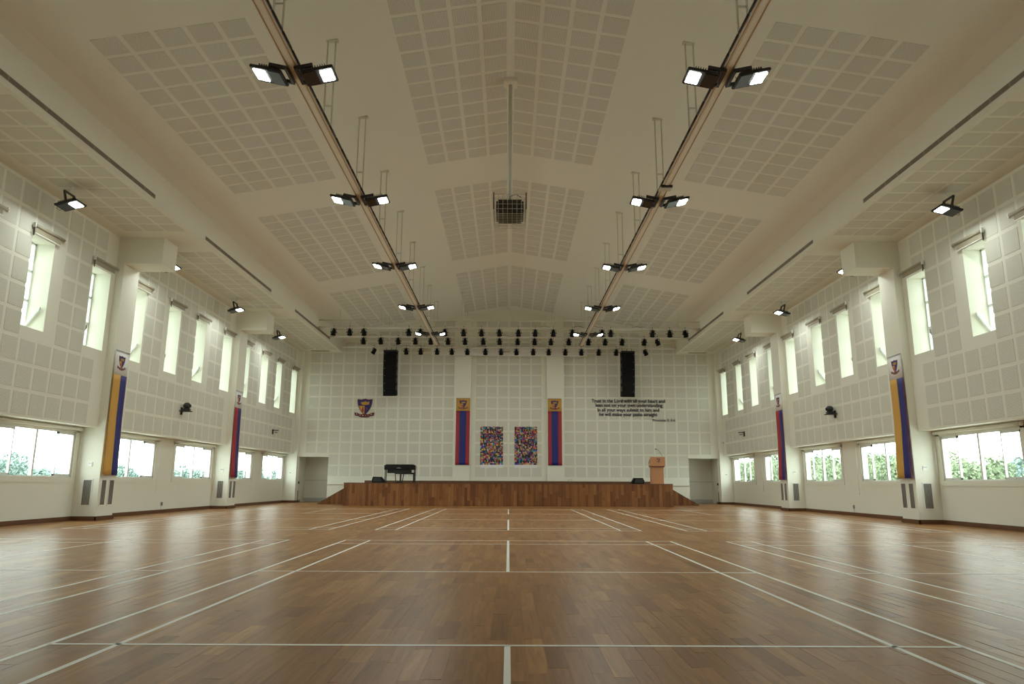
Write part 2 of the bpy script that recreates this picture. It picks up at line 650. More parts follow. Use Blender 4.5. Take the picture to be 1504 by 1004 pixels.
# ------------------------------------------------------------------ side walls
SLIT_HOLES = {b: [(y0 + off(b), y1 + off(b)) for y0, y1 in SLITS] for b in BAYS}
for s in (-1, 1):
    sn = side_name(s)
    holes = []
    for b in BAYS:
        for y0, y1 in LOWW:
            holes.append((y0 + off(b), y1 + off(b), *LOW_Z))
        for y0, y1 in SLITS:
            holes.append((y0 + off(b), y1 + off(b), *SLIT_Z))
    wall = slab_with_holes('wall_' + sn, Y_NEAR - 0.2, Y_BACK + 1.4, 0.0, 11.0, holes, X_OUT, X_OUT + 0.22, lambda a, d, z: (s * d, a, z), 'paint')
    tag(wall, f'cream {sn} side wall with perforated acoustic panels and tall slit windows', kind='structure')
    for b in BAYS:
        hl = [(y0 + off(b), y1 + off(b), *SLIT_Z) for y0, y1 in SLITS]
        pan = slab_with_holes('acoustic_lining', P1 + PW + off(b - 0) - PITCHB * 0 - 0 if False else P1 + PW + (b - 1) * PITCHB, P1 + b * PITCHB, Z_PAN, Z_SOF, hl, X_PAN, X_OUT, lambda a, d, z: (s * d, a, z), 'paint', wall)
        if b not in SEEN:
            continue
        ex, ey, ez = (0, -s * 1.0, 0), (0, 0, 1), (-s, 0, 0)
        for ci, yc in enumerate(COLS):
            a0, a1 = yc + off(b), yc + off(b) + 0.515
            hit = any(a0 < h1 - 0.06 and a1 > h0 + 0.06 for h0, h1 in SLIT_HOLES[b])
            for r in range(9):
                z0 = 2.60 + 0.615 * r
                me = T_WALL
                zc = z0 + 0.2625
                if hit and 3 <= r <= 6:
                    continue
                if hit and r == 7:
                    me = T_SHORT
                    zc = z0 + 0.525 - 0.135
                link('acoustic_tile', me, wall, M=frame_m((s * X_PAN, (a0 + a1) / 2, zc), ex, ey, ez))

# baseboards
for s in (-1, 1):
    mb = MB()
    pts = []
    for b in BAYS:
        y0, y1 = P1 + PW + (b - 1) * PITCHB, P1 + b * PITCHB
        mb.box(s * (X_OUT - 0.03), s * X_OUT, y0, y1, 0, 0.115)
        mb.box(s * (X_PIL - 0.03), s * X_OUT, y1 - 0.03, y1, 0, 0.115)
        mb.box(s * (X_PIL - 0.03), s * X_PIL, y1 - 0.03, y1 + PW + 0.03, 0, 0.115)
        mb.box(s * (X_PIL - 0.03), s * X_OUT, y1 + PW, y1 + PW + 0.03, 0, 0.115)
    o = mb.build('baseboard_' + side_name(s), 'baseboard')
    tag(o, f'dark brown wooden skirting along the {side_name(s)} wall', kind='structure')

# pillars with box brackets under the soffit
PORD = ['nearest', 'second', 'third']
for s in (-1, 1):
    for k in (-1, 0, 1, 2):
        y0 = P1 + k * PITCHB
        y1 = y0 + (PW if k < 2 else 1.0)
        mb = MB()
        x0, x1 = s * X_PIL, s * X_OUT
        mb.box(x0, x1, y0, y1, 0, Z_SOF + 0.02)
        o = mb.build('pillar', 'paint')
        lab = {-1: f'cream pillar on the {side_name(s)} wall beside the camera', 0: f'nearest cream pillar on the {side_name(s)} wall, carrying the gold and blue banner',
               1: f'cream pillar midway along the {side_name(s)} wall, carrying the red and blue banner', 2: f'cream pillar in the far corner of the {side_name(s)} wall'}[k]
        tag(o, lab, kind='structure')
        if k < 2:
            MB().box(s * 10.22, s * X_OUT, y0 - 0.004, y0 + PW + 0.004, 7.33, Z_SOF + 0.02).build('bracket_box', 'paint', o)

# ------------------------------------------------------------------ ceiling
for s in (-1, 1):
    sn = side_name(s)
    ya, yb = Y_NEAR - 0.2, Y_BACK + 0.2
    prof = [(0, Z_RIDGE), (s * X_BAND, Z_BAND), (s * X_BEAM, Z_BEAM), (s * X_BEAM, Z_BEAM + 0.35), (s * X_BAND, Z_BAND + 0.25), (0, Z_RIDGE + 0.25)]
    mb = MB()
    mb.prism(prof, ya, yb, 'y')
    ceil = mb.build('ceiling_' + sn, 'ceiling_paint')
    tag(ceil, f'{sn} slope of the gabled cream ceiling with perforated panels', kind='structure')
    ang = math.atan(SLOPE)
    ca, sa = math.cos(ang), math.sin(ang)
    ex = (0, 1, 0)
    ez = (-s * sa, 0, -ca)
    ey = Vector(ez).cross(Vector(ex))
    late = []
    for b in SEEN:
        for r in range(12):
            yc = COLS[r] + off(b) + 0.2575
            for X0, n in ((0.09, 4), (5.105, 5)):
                for k in range(n):
                    xc = X0 + (k * MOD + 0.2575) * ca
                    M = frame_m((s * xc, yc, Z_RIDGE - SLOPE * xc), ex, ey, ez)
                    if b == 2 and r >= 9:
                        late.append(M)
                    else:
                        link('ceiling_tile', T_CEIL, ceil, M=M)
    join_tiles('ceiling_tiles_far', T_CEIL, late, ceil)
    # side soffit and edge beam
    mb = MB()
    mb.prism([(s * X_BEAM, Z_SOF), (s * (X_OUT + 0.1), Z_SOF), (s * (X_OUT + 0.1), Z_BEAM + 0.35), (s * X_BEAM, Z_BEAM + 0.35)], ya, yb, 'y')
    sof = mb.build('ceiling_soffit_' + sn, 'paint')
    tag(sof, f'lowered {sn} ceiling soffit with edge beam and three rows of perforated panels', kind='structure')
    for b in SEEN:
        for r in range(12):
            yc = COLS[r] + off(b) + 0.2575
            for xo in (9.355, 9.935, 10.55):
                link('soffit_tile', T_WALL, sof, M=frame_m((s * (xo + 0.2575), yc, Z_SOF), (0, 1, 0), (s * -1.0 * -1, 0, 0) if s < 0 else (1, 0, 0), (0, 0, -1)))
    # slot diffusers in the beam face
    for i, b in enumerate(SEEN):
        y0, y1 = 20.36 + off(b), 26.38 + off(b)
        lab = ['nearest', 'middle', 'farthest'][i]
        g = thing('slot_diffuser', f'{lab} long dark air slot diffuser in the {sn} ceiling beam', 'air vent', (s * X_BEAM, y0, 8.255), 0, f'slot diffusers in the {sn} beam')
        L_ = y1 - y0
        fb = MB()
        fb.box(-s * 0.004, s * 0.02, 0, L_, 0, 0.006).box(-s * 0.004, s * 0.02, 0, L_, 0.118, 0.124)
        fb.box(-s * 0.004, s * 0.02, -0.012, 0, 0, 0.124).box(-s * 0.004, s * 0.02, L_, L_ + 0.012, 0, 0.124)
        fb.build('frame', 'paint', g, weld=True)
        MB().box(-s * 0.001, s * 0.0, 0, L_, 0.006, 0.118).build('backing', 'grille_dark', g)
        n = 11
        for k in range(n):
            ya_, yb_ = L_ * k / n + 0.012, L_ * (k + 1) / n - 0.012
            sm = MB()
            for j in range(4):
                zz = 0.022 + j * 0.025
                sm.box(-s * 0.006, 0, ya_, yb_, zz, zz + 0.008)
            sm.box(-s * 0.007, 0, yb_, yb_ + 0.024, 0.006, 0.118)
            sm.build('louvre', 'grille_slat', g)

# return air grilles at the far end of the soffits
for s in (-1, 1):
    g = thing('return_grille', f'flat grey return air grille in the {side_name(s)} soffit near the stage wall', 'air vent', (s * 10.35, 37.95, Z_SOF - 0.012), 0, 'return grilles')
    MB().box(-0.55, 0.55, -0.16, 0.16, 0, 0.012).build('frame', 'white_plastic', g)
    for j in range(6):
        MB().box(-0.5, 0.5, -0.13 + j * 0.046, -0.105 + j * 0.046, -0.008, 0.0).build('slat', 'grille_slat', g)

# ------------------------------------------------------------------ end walls
holes = []
DX0, DX1 = 9.70, X_PIL - 0.02
for s in (-1, 1):
    holes.append((min(s * DX0, s * DX1), max(s * DX0, s * DX1), -0.01, 2.40))
wb_ = slab_with_holes('wall_back', -X_OUT, X_OUT, -0.01, 11.0, holes, Y_BACK, Y_BACK + 0.2, lambda a, d, z: (a, d, z), 'paint')
tag(wb_, 'cream stage end wall covered in a grid of perforated square panels', kind='structure')
MB().box(-X_OUT - 0.3, X_OUT + 0.3, Y_NEAR - 0.3, Y_NEAR, 0, 11).build('wall_front', 'paint')
tag(bpy.data.objects['wall_front'], 'plain cream end wall behind the camera', kind='structure')
late = []
for r in range(14):
    z0 = 1.385 + 0.6165 * r
    cols = [(-1.80 + 0.6115 * k) for k in range(6)]
    for s in (-1, 1):
        for k in range(13):
            xl = 10.94 - 0.617 * k
            cols.append(-xl if s < 0 else xl - 0.515)
    for xl in cols:
        xm = max(abs(xl), abs(xl + 0.515))
        if r < 2 and xm > 9.72:
            continue
        if r >= 11 and (xm > 9.2 or z0 + 0.54 > Z_RIDGE - SLOPE * xm):
            continue
        M = frame_m((xl + 0.2575, Y_BACK, z0 + 0.2625), (1, 0, 0), (0, 0, 1), (0, -1, 0))
        if r <= 8:
            link('acoustic_tile', T_WALL, wb_, M=M)
        else:
            late.append(M)
join_tiles('acoustic_tiles_high', T_WALL, late, wb_)
for s in (-1, 1):
    MB().box(s * 2.07, s * 3.0, 38.12, Y_BACK, 1.05, Z_RIDGE - SLOPE * 2.07 + 0.02).build('pilaster', 'paint', wb_)
    MB().box(s * 9.66, s * X_PIL, Y_BACK - 0.035, Y_BACK, 2.40, 2.60).build('lintel', 'paint', wb_)
    MB().bbox(s * 7.7 if s > 0 else -9.68, 9.68 if s > 0 else -7.7, Y_BACK - 0.06, Y_BACK, 0.93, 0.965, 0.006).build('ledge', 'ledge_wood', wb_)
    # door recess
    n = MB()
    xa, xb = sorted((s * DX0, s * DX1))
    n.box(xa - 0.3, xb + 0.3, 39.75, 39.85, 0, 2.7, 'niche_paint')
    n.box(xa - 0.1, xa, Y_BACK + 0.2, 39.75, 0, 2.7, 'niche_paint')
    n.box(xb, xb + 0.1, Y_BACK + 0.2, 39.75, 0, 2.7, 'niche_paint')
    n.box(xa - 0.1, xb + 0.1, Y_BACK + 0.2, 39.75, 2.55, 2.7, 'niche_paint')
    n.box(xa, xb, 39.73, 39.75, 0, 0.22, 'niche_base')
    n.box(xa, xb, 39.735, 39.75, 1.15, 1.18, 'niche_base')
    o = n.build('door_%d' % (1 if s < 0 else 2))
    tag(o, f'grey door recess in the {side_name(s)} corner beside the stage', kind='structure')
    xd = s * (X_PIL - 0.06)
    MB().tube([(xd, Y_BACK + 0.06, 0.0), (xd, Y_BACK + 0.06, 0.62)], 0.012, 8).build('door_post', 'black', o)
    MB().bbox(min(xd - s * 0.06, xd), max(xd - s * 0.06, xd), Y_BACK - 0.02, Y_BACK + 0.05, 0.98, 1.1, 0.008).build('door_handle', 'black', o)

# ------------------------------------------------------------------ windows
wn = 0
for s in (-1, 1):
    sn = side_name(s)
    tall, low = 0, 0
    for b in BAYS:
        o_ = off(b)
        # ---- low strip windows
        for wi, (y0, y1) in enumerate(LOWW):
            wn += 1
            y0, y1 = y0 + o_, y1 + o_
            vis = (b in SEEN) and not (b == 0 and wi == 0)
            w = thing('window_%d' % wn, '', None, (s * X_OUT, (y0 + y1) / 2, LOW_Z[0]))
            if vis:
                low += 1
                w['label'] = f'white framed four pane window low on the {sn} wall, {ORD[low - 1]} from the near end'
            else:
                w['label'] = f'low window of the {sn} wall out of view beside the camera, {ORD[(b + 1) * 2 + wi]} from the near end'
            w['kind'] = 'structure'
            h = (y1 - y0) / 2
            H = LOW_Z[1] - LOW_Z[0]
            # casing
            c = MB()
            X0, X1 = -s * 0.025, 0.0
            c.box(X0, X1, -h - 0.13, h + 0.13, -0.14, 0).box(X0, X1, -h - 0.13, -h, 0, H + 0.1).box(X0, X1, h, h + 0.13, 0, H + 0.1).box(X0, X1, -h - 0.13, h + 0.13, H, H + 0.1)
            c.build('casing', 'paint', w, weld=True)
            f = MB()
            A, B = s * 0.02, s * 0.10
            f.box(A, B, -h, h, 0, 0.03).box(A, B, -h, h, H - 0.03, H).box(A, B, -h, -h + 0.04, 0, H).box(A, B, h - 0.04, h, 0, H)
            f.build('frame', 'white_frame', w, weld=True)
            for t in (-0.5, 0.0, 0.5):
                yy = t * (2 * h)
                wd = 0.035 if t == 0 else 0.06
                MB().box(s * 0.015, s * 0.09, yy - wd, yy + wd, 0.02, H - 0.02).build('mullion', 'white_frame', w)
            for q in range(4):
                ya_ = -h + q * h / 2
                if q in (0, 3):
                    sh = MB()
                    lo, hi = ya_ + 0.05, ya_ + h / 2 - 0.05
                    sh.box(s * 0.005, s * 0.06, lo, hi, 0.03, 0.075).box(s * 0.005, s * 0.06, lo, hi, H - 0.085, H - 0.03).box(s * 0.005, s * 0.06, lo, lo + 0.03, 0.03, H - 0.03).box(s * 0.005, s * 0.06, hi - 0.03, hi, 0.03, H - 0.03)
                    sa_ = sh.build('sash', 'white_frame', w, weld=True)
                    if vis:
                        MB().bbox(min(0, -s * 0.025), max(0, -s * 0.025), (lo + hi) / 2 - 0.05, (lo + hi) / 2 + 0.05, 0.04, 0.06, 0.004).build('latch', 'white_plastic', sa_)
                g = MB()
                g.add([(s * 0.05, ya_ + 0.02, 0.02), (s * 0.05, ya_ + h / 2 - 0.02, 0.02), (s * 0.05, ya_ + h / 2 - 0.02, H - 0.02), (s * 0.05, ya_ + 0.02, H - 0.02)], [(0, 1, 2, 3)])
                g.build('pane', 'glass', w)
            # blind housing and side channel under the panel
            if vis:
                bl = thing('rolled_blind', f'rolled cream blind under the panels, above {ORD[low - 1]} low window on the {sn} wall', 'blind', (s * (X_OUT - 0.10), (y0 + y1) / 2, 2.465), 0, 'blinds over the low windows')
                MB().tube([(0, -h - 0.10, 0), (0, h + 0.10, 0)], 0.042, 10).build('roller', 'paint', bl)
                MB().box(s * 0.0, s * 0.10, -h - 0.13, -h - 0.11, -0.05, 0.05).build('bracket', 'white_plastic', bl)
                MB().box(s * 0.0, s * 0.10, h + 0.11, h + 0.13, -0.05, 0.05).build('bracket', 'white_plastic', bl)
                MB().tube([(s * 0.02, -s * 0 + h + 0.145, 0), (s * 0.02, h + 0.145, -1.75)], 0.008, 5).build('pull_chain', 'white_plastic', bl)
        # ---- tall slit windows
        for wi, (y0, y1) in enumerate(SLITS):
            wn += 1
            y0, y1 = y0 + o_, y1 + o_
            vis = (b in SEEN) and not (b == 0 and wi < 1)
            w = thing('window_%d' % wn, '', None, (s * X_OUT, (y0 + y1) / 2, SLIT_Z[0]))
            if vis:
                tall += 1
                w['label'] = f'tall narrow slit window with deep reveal on the {sn} wall, {ORD[tall - 1]} from the near end'
            else:
                w['label'] = f'tall slit window of the {sn} wall out of view beside the camera, {ORD[(b + 1) * 4 + wi]} from the near end'
            w['kind'] = 'structure'
            h = (y1 - y0) / 2
            H = SLIT_Z[1] - SLIT_Z[0]
            f = MB()
            A, B = s * 0.01, s * 0.08
            f.box(A, B, -h, h, 0, 0.035).box(A, B, -h, h, H - 0.04, H).box(A, B, -h, -h + 0.045, 0, H).box(A, B, h - 0.045, h, 0, H)
            f.build('frame', 'white_frame', w, weld=True)
            for zz in (0.78, 1.53):
                MB().box(A, B, -h + 0.02, h - 0.02, zz - 0.03, zz + 0.03).build('mullion', 'white_frame', w)
            for z0_, z1_ in ((0.02, 0.77), (0.78, 1.52), (1.53, H - 0.02)):
                MB().add([(s * 0.045, -h + 0.03, z0_), (s * 0.045, h - 0.03, z0_), (s * 0.045, h - 0.03, z1_), (s * 0.045, -h + 0.03, z1_)], [(0, 1, 2, 3)]).build('pane', 'tinted_glass', w)
            if vis:
                # opener arm of the lower vent, alternately at the far and the near jamb
                sg = 1 if wi in (0, 2) else -1
                ya_, yb_ = sorted((sg * (h - 0.02), sg * (h - 0.075))) if sg > 0 else (-h + 0.22, -h + 0.29)
                arm = MB()
                arm.prism([(s * 0.02, 0.06), (s * 0.02, 0.15), (-s * 0.33, 0.62), (-s * 0.33, 0.53)], ya_, yb_, 'y')
                ao = arm.build('opener_arm', 'white_frame' if sg > 0 else 'grille_grey', w)
                MB().prism([(s * 0.02, 0.10), (s * 0.02, 0.108), (-s * 0.33, 0.578), (-s * 0.33, 0.57)], ya_ - 0.003, yb_ + 0.003, 'y').build('arm_groove', 'grille_grey', ao)
                lb = thing('roller_blind', f'beige roller blind above the {ORD[tall - 1]} slit window from the near end, {sn} wall', 'blind', (s * (X_PAN - 0.075), y0 - 0.05, 7.115), 0, 'roller blinds over the slit windows')
                MB().tube([(0, 0, 0), (0, 1.13, 0)], 0.045, 10).build('roller', 'blind_roller', lb)
                MB().box(-0.004, 0.004, 0.02, 1.0, -0.175, 0.0).build('fabric', 'blind_fabric', lb)
                MB().bbox(-0.012, 0.012, 0.02, 1.0, -0.20, -0.172, 0.004).build('bottom_bar', 'white_plastic', lb)
                MB().box(-0.03, 0.03, -0.03, 0.0, -0.06, 0.06).build('bracket', 'white_plastic', lb)
                MB().box(-0.03, 0.03, 1.13, 1.16, -0.06, 0.06).build('bracket', 'white_plastic', lb)
                MB().tube([(0.0, -0.012, 0.0), (0.0, -0.012, -0.26)], 0.012, 5).build('pull_chain', 'black', lb)

# ------------------------------------------------------------------ stage
SX, SY = 7.70, 33.60
SZ = 1.045
st = thing('stage', 'long raised brown timber stage across the end wall', 'stage', (0, 0, 0))
MB().box(-SX + 0.02, SX - 0.02, SY + 0.02, Y_BACK, 0, SZ - 0.02).build('carcass', 'baseboard', st)
V, Fc, T = [], [], []


def vplank(M, x0, x1, z0, z1, t, e=0.0015, d=0.02):
    o = len(V)
    for c in ((x0, d, z0), (x1, d, z0), (x1, d, z1), (x0, d, z1), (x0 + e, 0, z0 + e), (x1 - e, 0, z0 + e), (x1 - e, 0, z1 - e), (x0 + e, 0, z1 - e)):
        V.append(tuple(M @ Vector(c)))
    Fc.extend([(o + 4, o + 5, o + 6, o + 7), (o, o + 1, o + 5, o + 4), (o + 1, o + 2, o + 6, o + 5), (o + 2, o + 3, o + 7, o + 6), (o + 3, o, o + 4, o + 7)])
    T.extend([t] * 8)


Mf = Matrix.Translation((0, SY, 0))
n = int(2 * SX / 0.128)
for i in range(n):
    x0 = -SX + 2 * SX * i / n
    x1 = -SX + 2 * SX * (i + 1) / n
    zc = random.choice((0.25, 0.4, 0.55, 0.7, 0.85, 1.2))
    if zc < SZ - 0.1:
        vplank(Mf, x0, x1, 0, zc, random.random())
        vplank(Mf, x0, x1, zc, SZ - 0.03, random.random())
    else:
        vplank(Mf, x0, x1, 0, SZ - 0.03, random.random())
for s in (-1, 1):
    Ms = Matrix.Translation((s * SX, 0, 0)) @ Matrix.Rotation(s * PI / 2, 4, 'Z')
    for i in range(38):
        a = (SY + (Y_BACK - SY) * i / 38)
        b_ = (SY + (Y_BACK - SY) * (i + 1) / 38)
        if s > 0:
            vplank(Ms, a, b_, 0, SZ - 0.03, random.random())
        else:
            vplank(Ms, -b_, -a, 0, SZ - 0.03, random.random())
o = plank_obj('facing_boards', V, Fc, T, 'stage_wood', st, stuff=True)
V, Fc, T = [], [], []
y = SY
while y < Y_BACK - 0.01:
    y1 = min(y + 0.12, Y_BACK)
    x = -SX
    while x < SX - 0.01:
        x1 = min(x + random.uniform(0.7, 1.5), SX)
        plank_geo(x, x1, y, y1, random.random(), V, Fc, T, d=0.02)
        x = x1
    y = y1
o = plank_obj('deck_boards', V, Fc, T, 'stage_wood', st, stuff=True)
o.location = (0, 0, SZ)
MB().bbox(-SX - 0.012, SX + 0.012, SY - 0.012, SY + 0.05, SZ - 0.032, SZ + 0.003, 0.006).build('nosing', 'baseboard', st)
MB().box(-SX, SX, Y_BACK - 0.03, Y_BACK - 0.001, SZ, SZ + 0.12).build('skirting', 'baseboard', st)
for s in (-1, 1):
    MB().box(s * 2.04, s * 3.03, 38.09, 38.12, SZ, SZ + 0.12).build('skirting', 'baseboard', st)
for s in (-1, 1):
    stp = thing('stage_steps', f'wooden side steps with sloping boarded cheek at the {side_name(s)} end of the stage', 'steps', (s * SX, 35.80, 0), 0, 'side steps of the stage')
    run = 1.76
    for k in range(5):
        hh = SZ * (5 - k) / 6
        MB().box(s * (0.02 + k * run / 5.6), s * (0.02 + (k + 1) * run / 5.6), 0.06, 1.3, 0, hh).build('step', 'baseboard', stp)
    V, Fc, T = [], [], []
    n = 14
    for i in range(n):
        a0, a1 = run * i / n, run * (i + 1) / n
        za, zb = SZ * (1 - a0 / run), SZ * (1 - a1 / run)
        t = random.random()
        o_ = len(V)
        for yy in (0.0, 0.05):
            V += [(s * (a0 + 0.002), yy, 0), (s * (a1 - 0.002), yy, 0), (s * (a1 - 0.002), yy, zb), (s * (a0 + 0.002), yy, za)]
        Fc += [tuple(o_ + q for q in f) for f in ((0, 1, 2, 3), (4, 5, 6, 7), (2, 3, 7, 6), (0, 3, 7, 4), (1, 2, 6, 5))]
        T += [t] * 8
    plank_obj('cheek_boards', V, Fc, T, 'stage_wood', stp, stuff=True)
    MB().add([(s * 0, -0.006, SZ - 0.02), (s * (run + 0.03), -0.006, -0.0), (s * (run + 0.03), 0.056, 0), (0, 0.056, SZ - 0.02), (0, -0.006, SZ + 0.012), (s * (run + 0.03), -0.006, 0.02), (s * (run + 0.03), 0.056, 0.02), (0, 0.056, SZ + 0.012)],
             [(0, 1, 2, 3), (4, 5, 6, 7), (0, 1, 5, 4), (2, 3, 7, 6), (1, 2, 6, 5), (0, 3, 7, 4)]).build('cap_rail', 'baseboard', stp)

# ------------------------------------------------------------------ badminton court lines
CW = 3.03
CG = 6.06 + 1.0552
Y_SS = 4.96


def court(name, label, xc, yc):
    c = thing(name, label, 'court marking', (xc, yc, 0), 0, 'white badminton court lines')
    lw = 0.02
    z = 0.0010

    def ln(x0, x1, y0, y1, nm):
        MB().box(x0, x1, y0, y1, z - 0.0008, z + 0.0006).build(nm, 'line_white', c)
    hl = 6.67
    for x in (-3.03, 3.03, -2.57, 2.57):
        ln(x - lw, x + lw, -hl - lw, hl + lw, 'side_line')
    for sgn in (-1, 1):
        for yy, nm in ((hl, 'back_line'), (hl - 0.76, 'long_service_line'), (1.97, 'short_service_line')):
            ln(-3.03, 3.03, sgn * yy - lw, sgn * yy + lw, nm)
        a, b_ = sorted((sgn * 1.97, sgn * hl))
        ln(-lw, lw, a, b_, 'centre_line')


YC1 = Y_SS + 1.97
YC2 = YC1 + 6.67 + 2.9578 + 6.67
court('badminton_court', 'white badminton court lines in the foreground, middle court', 0, YC1)
court('badminton_court', 'white badminton court lines just before the stage, middle court', 0, YC2)
court('badminton_court', 'white badminton court lines in the foreground at left', -CG, YC1)
court('badminton_court', 'white badminton court lines before the stage at left', -CG, YC2)
court('badminton_court', 'white badminton court lines in the foreground at right', CG, YC1)
court('badminton_court', 'white badminton court lines before the stage at right', CG, YC2)


# ------------------------------------------------------------------ ceiling tracks and floodlights
Z_TR = 8.03
X_TR = 3.74


def floodlight_parts(root, w=0.56, l=0.46, full=True):
    """hangs with its face down: local +X is the lit end, face at z=0 looking to -Z"""
    hb = MB()
    hb.bbox(-w / 2, w / 2, -l / 2, l / 2, 0.0, 0.055, 0.012)
    hs = hb.build('housing', 'black_body', root)
    fb = MB()
    for k in range(9):
        x = -w / 2 + 0.08 + k * 0.042
        fb.box(x, x + 0.012, -l / 2 + 0.05, l / 2 - 0.05, 0.05, 0.115)
    fb.box(-w / 2 + 0.07, w / 2 - 0.13, -l / 2 + 0.06, l / 2 - 0.06, 0.05, 0.07)
    fb.build('cooling_fins', 'black_body', root)
    MB().bbox(-w / 2 + 0.03, -0.03, -l / 2 + 0.03, l / 2 - 0.03, -0.008, 0.004, 0.004).build('driver_cover', 'black_gloss', root)
    MB().box(0.035, w / 2 - 0.045, -l / 2 + 0.075, l / 2 - 0.075, -0.006, 0.002).build('lens', 'lens', root)
    return hs


def track_flood(s, side, y, label, grp):
    """side: -1 lamp hangs to the left of its track, +1 to the right"""
    r = thing('floodlight', label, 'floodlight', (s * X_TR + side * 0.44, y, Z_TR - 0.10), 0, grp)
    tilt = 0.21
    r.rotation_euler = (0, -tilt, 0) if side > 0 else (0, -tilt, PI)
    floodlight_parts(r)
    b = MB()
    b.box(-0.33, -0.05, 0.20, 0.245, 0.07, 0.13)
    b.box(-0.33, -0.05, -0.245, -0.20, 0.07, 0.13)
    b.box(-0.37, -0.32, -0.245, 0.245, 0.07, 0.13)
    b.build('bracket', 'black_body', r)
    MB().tube([(-0.3, 0.05, 0.02), (-0.32, 0.03, -0.06), (-0.28, -0.06, -0.05), (-0.30, -0.10, 0.06)], 0.006, 5).build('cable', 'cable_black', r)
    return r


FY = [11.05, 16.55, 22.02, 27.5, 32.62]
for s in (-1, 1):
    sn = side_name(s)
    y0, y1 = -2.0, 35.65
    t = thing('lighting_track', f'long cream lighting rail hanging from the {sn} ceiling slope', 'lighting rail', (s * X_TR, y0, Z_TR), 0, 'hanging lighting rails')
    L_ = y1 - y0
    m = MB()
    m.prism([(-0.10, 0.0), (-0.04, 0.0), (-0.04, -0.012), (0.04, -0.012), (0.04, 0.0), (0.10, 0.0), (0.10, 0.09), (-0.10, 0.09)], 0, L_, 'y')
    m.build('rail', 'rail_cream', t)
    for x in (-0.072, 0.072):
        MB().box(x - 0.010, x + 0.010, 0, L_, -0.006, 0.004).build('groove', 'rail_line', t)
    cb = MB()
    xi = -s * 0.125
    y = 0.0
    while y < L_:
        ln = 0.42
        cb.tube([(xi, y, 0.03), (xi, min(y + ln, L_), 0.03)], 0.021, 6)
        y += 0.5
    cb.tube([(xi, 0, 0.03), (xi, L_, 0.03)], 0.014, 5)
    o = cb.build('festoon_cable', 'cable_black', t)
    o['kind'] = 'stuff'
    for k in range(12):
        hy = 34.46 - 3.04 * k if k < 2 else 28.63 - 3.11 * (k - 2)
        if hy < 0:
            continue
        hg = MB()
        for xr in (3.62, 3.78):
            zt = Z_RIDGE - SLOPE * xr
            hg.box(s * (xr - X_TR) - 0.014, s * (xr - X_TR) + 0.014, hy - y0 - 0.014, hy - y0 + 0.014, 0.05, zt - Z_TR + 0.01)
        xa, xb = sorted((s * (3.62 - X_TR), s * (3.78 - X_TR)))
        hg.box(xa, xb, hy - y0 - 0.012, hy - y0 + 0.012, 0.50, 0.53)
        zt = Z_RIDGE - SLOPE * 3.7
        hg.box(xa - 0.05, xb + 0.05, hy - y0 - 0.05, hy - y0 + 0.05, zt - Z_TR - 0.02, zt - Z_TR + 0.03)
        hg.build('hanger', 'rod_white', t, weld=True)
    MB().bbox(-0.12, 0.12, L_, L_ + 0.03, -0.03, 0.10, 0.004).build('end_plate', 'rail_line', t)
    if s > 0:
        jp = MB().bbox(-0.15, 0.15, 15.75 - y0, 15.98 - y0, -0.03, -0.012, 0.004).build('joint_plate', 'rod_white', t)
        MB().box(-0.13, 0.13, 15.66 - y0, 15.72 - y0, -0.05, 0.0).build('joint_clip', 'black', t)
    for i, fy in enumerate(FY):
        w_ = 'nearest the camera' if i == 0 else ('nearest the stage' if i == 4 else f'{ORD[i]} pair from the camera')
        for side in (-1, 1):
            iw = 'outer' if side == s else 'inner'
            track_flood(s, side, fy, f'LED floodlight, {iw} side of the {sn} ceiling rail, {w_}', 'floodlights on the ceiling rails')

# floodlights under the side soffits
for s in (-1, 1):
    for i, fy in enumerate((16.17, 21.3, 26.78, 32.05)):
        sn = side_name(s)
        w_ = ['nearest the camera', 'half hidden behind the first bracket box', 'third from the camera', 'nearest the stage'][i]
        r = thing('floodlight', f'black LED floodlight hung from the {sn} side soffit, {w_}', 'floodlight', (s * 10.68, fy, Z_SOF - 0.52), 0, 'floodlights under the side soffits')
        r.rotation_euler = (0, -0.25, PI) if s > 0 else (0, -0.25, 0)
        floodlight_parts(r, 0.54, 0.44)
        b = MB()
        for yy in (-0.20, 0.18):
            b.box(-0.02, 0.03, yy, yy + 0.025, 0.03, 0.34)
        b.box(-0.02, 0.03, -0.20, 0.205, 0.32, 0.345)
        b.build('yoke', 'black_body', r, weld=True)
        MB().tube([(0.005, 0, 0.34), (0.12, 0, 0.50)], 0.015, 6).build('stem', 'white_plastic', r)
        MB().tube([(-0.24, -0.1, 0.03), (-0.31, -0.06, 0.0), (-0.29, 0.04, -0.03), (-0.22, 0.06, 0.03)], 0.006, 5).build('cable', 'cable_black', r)

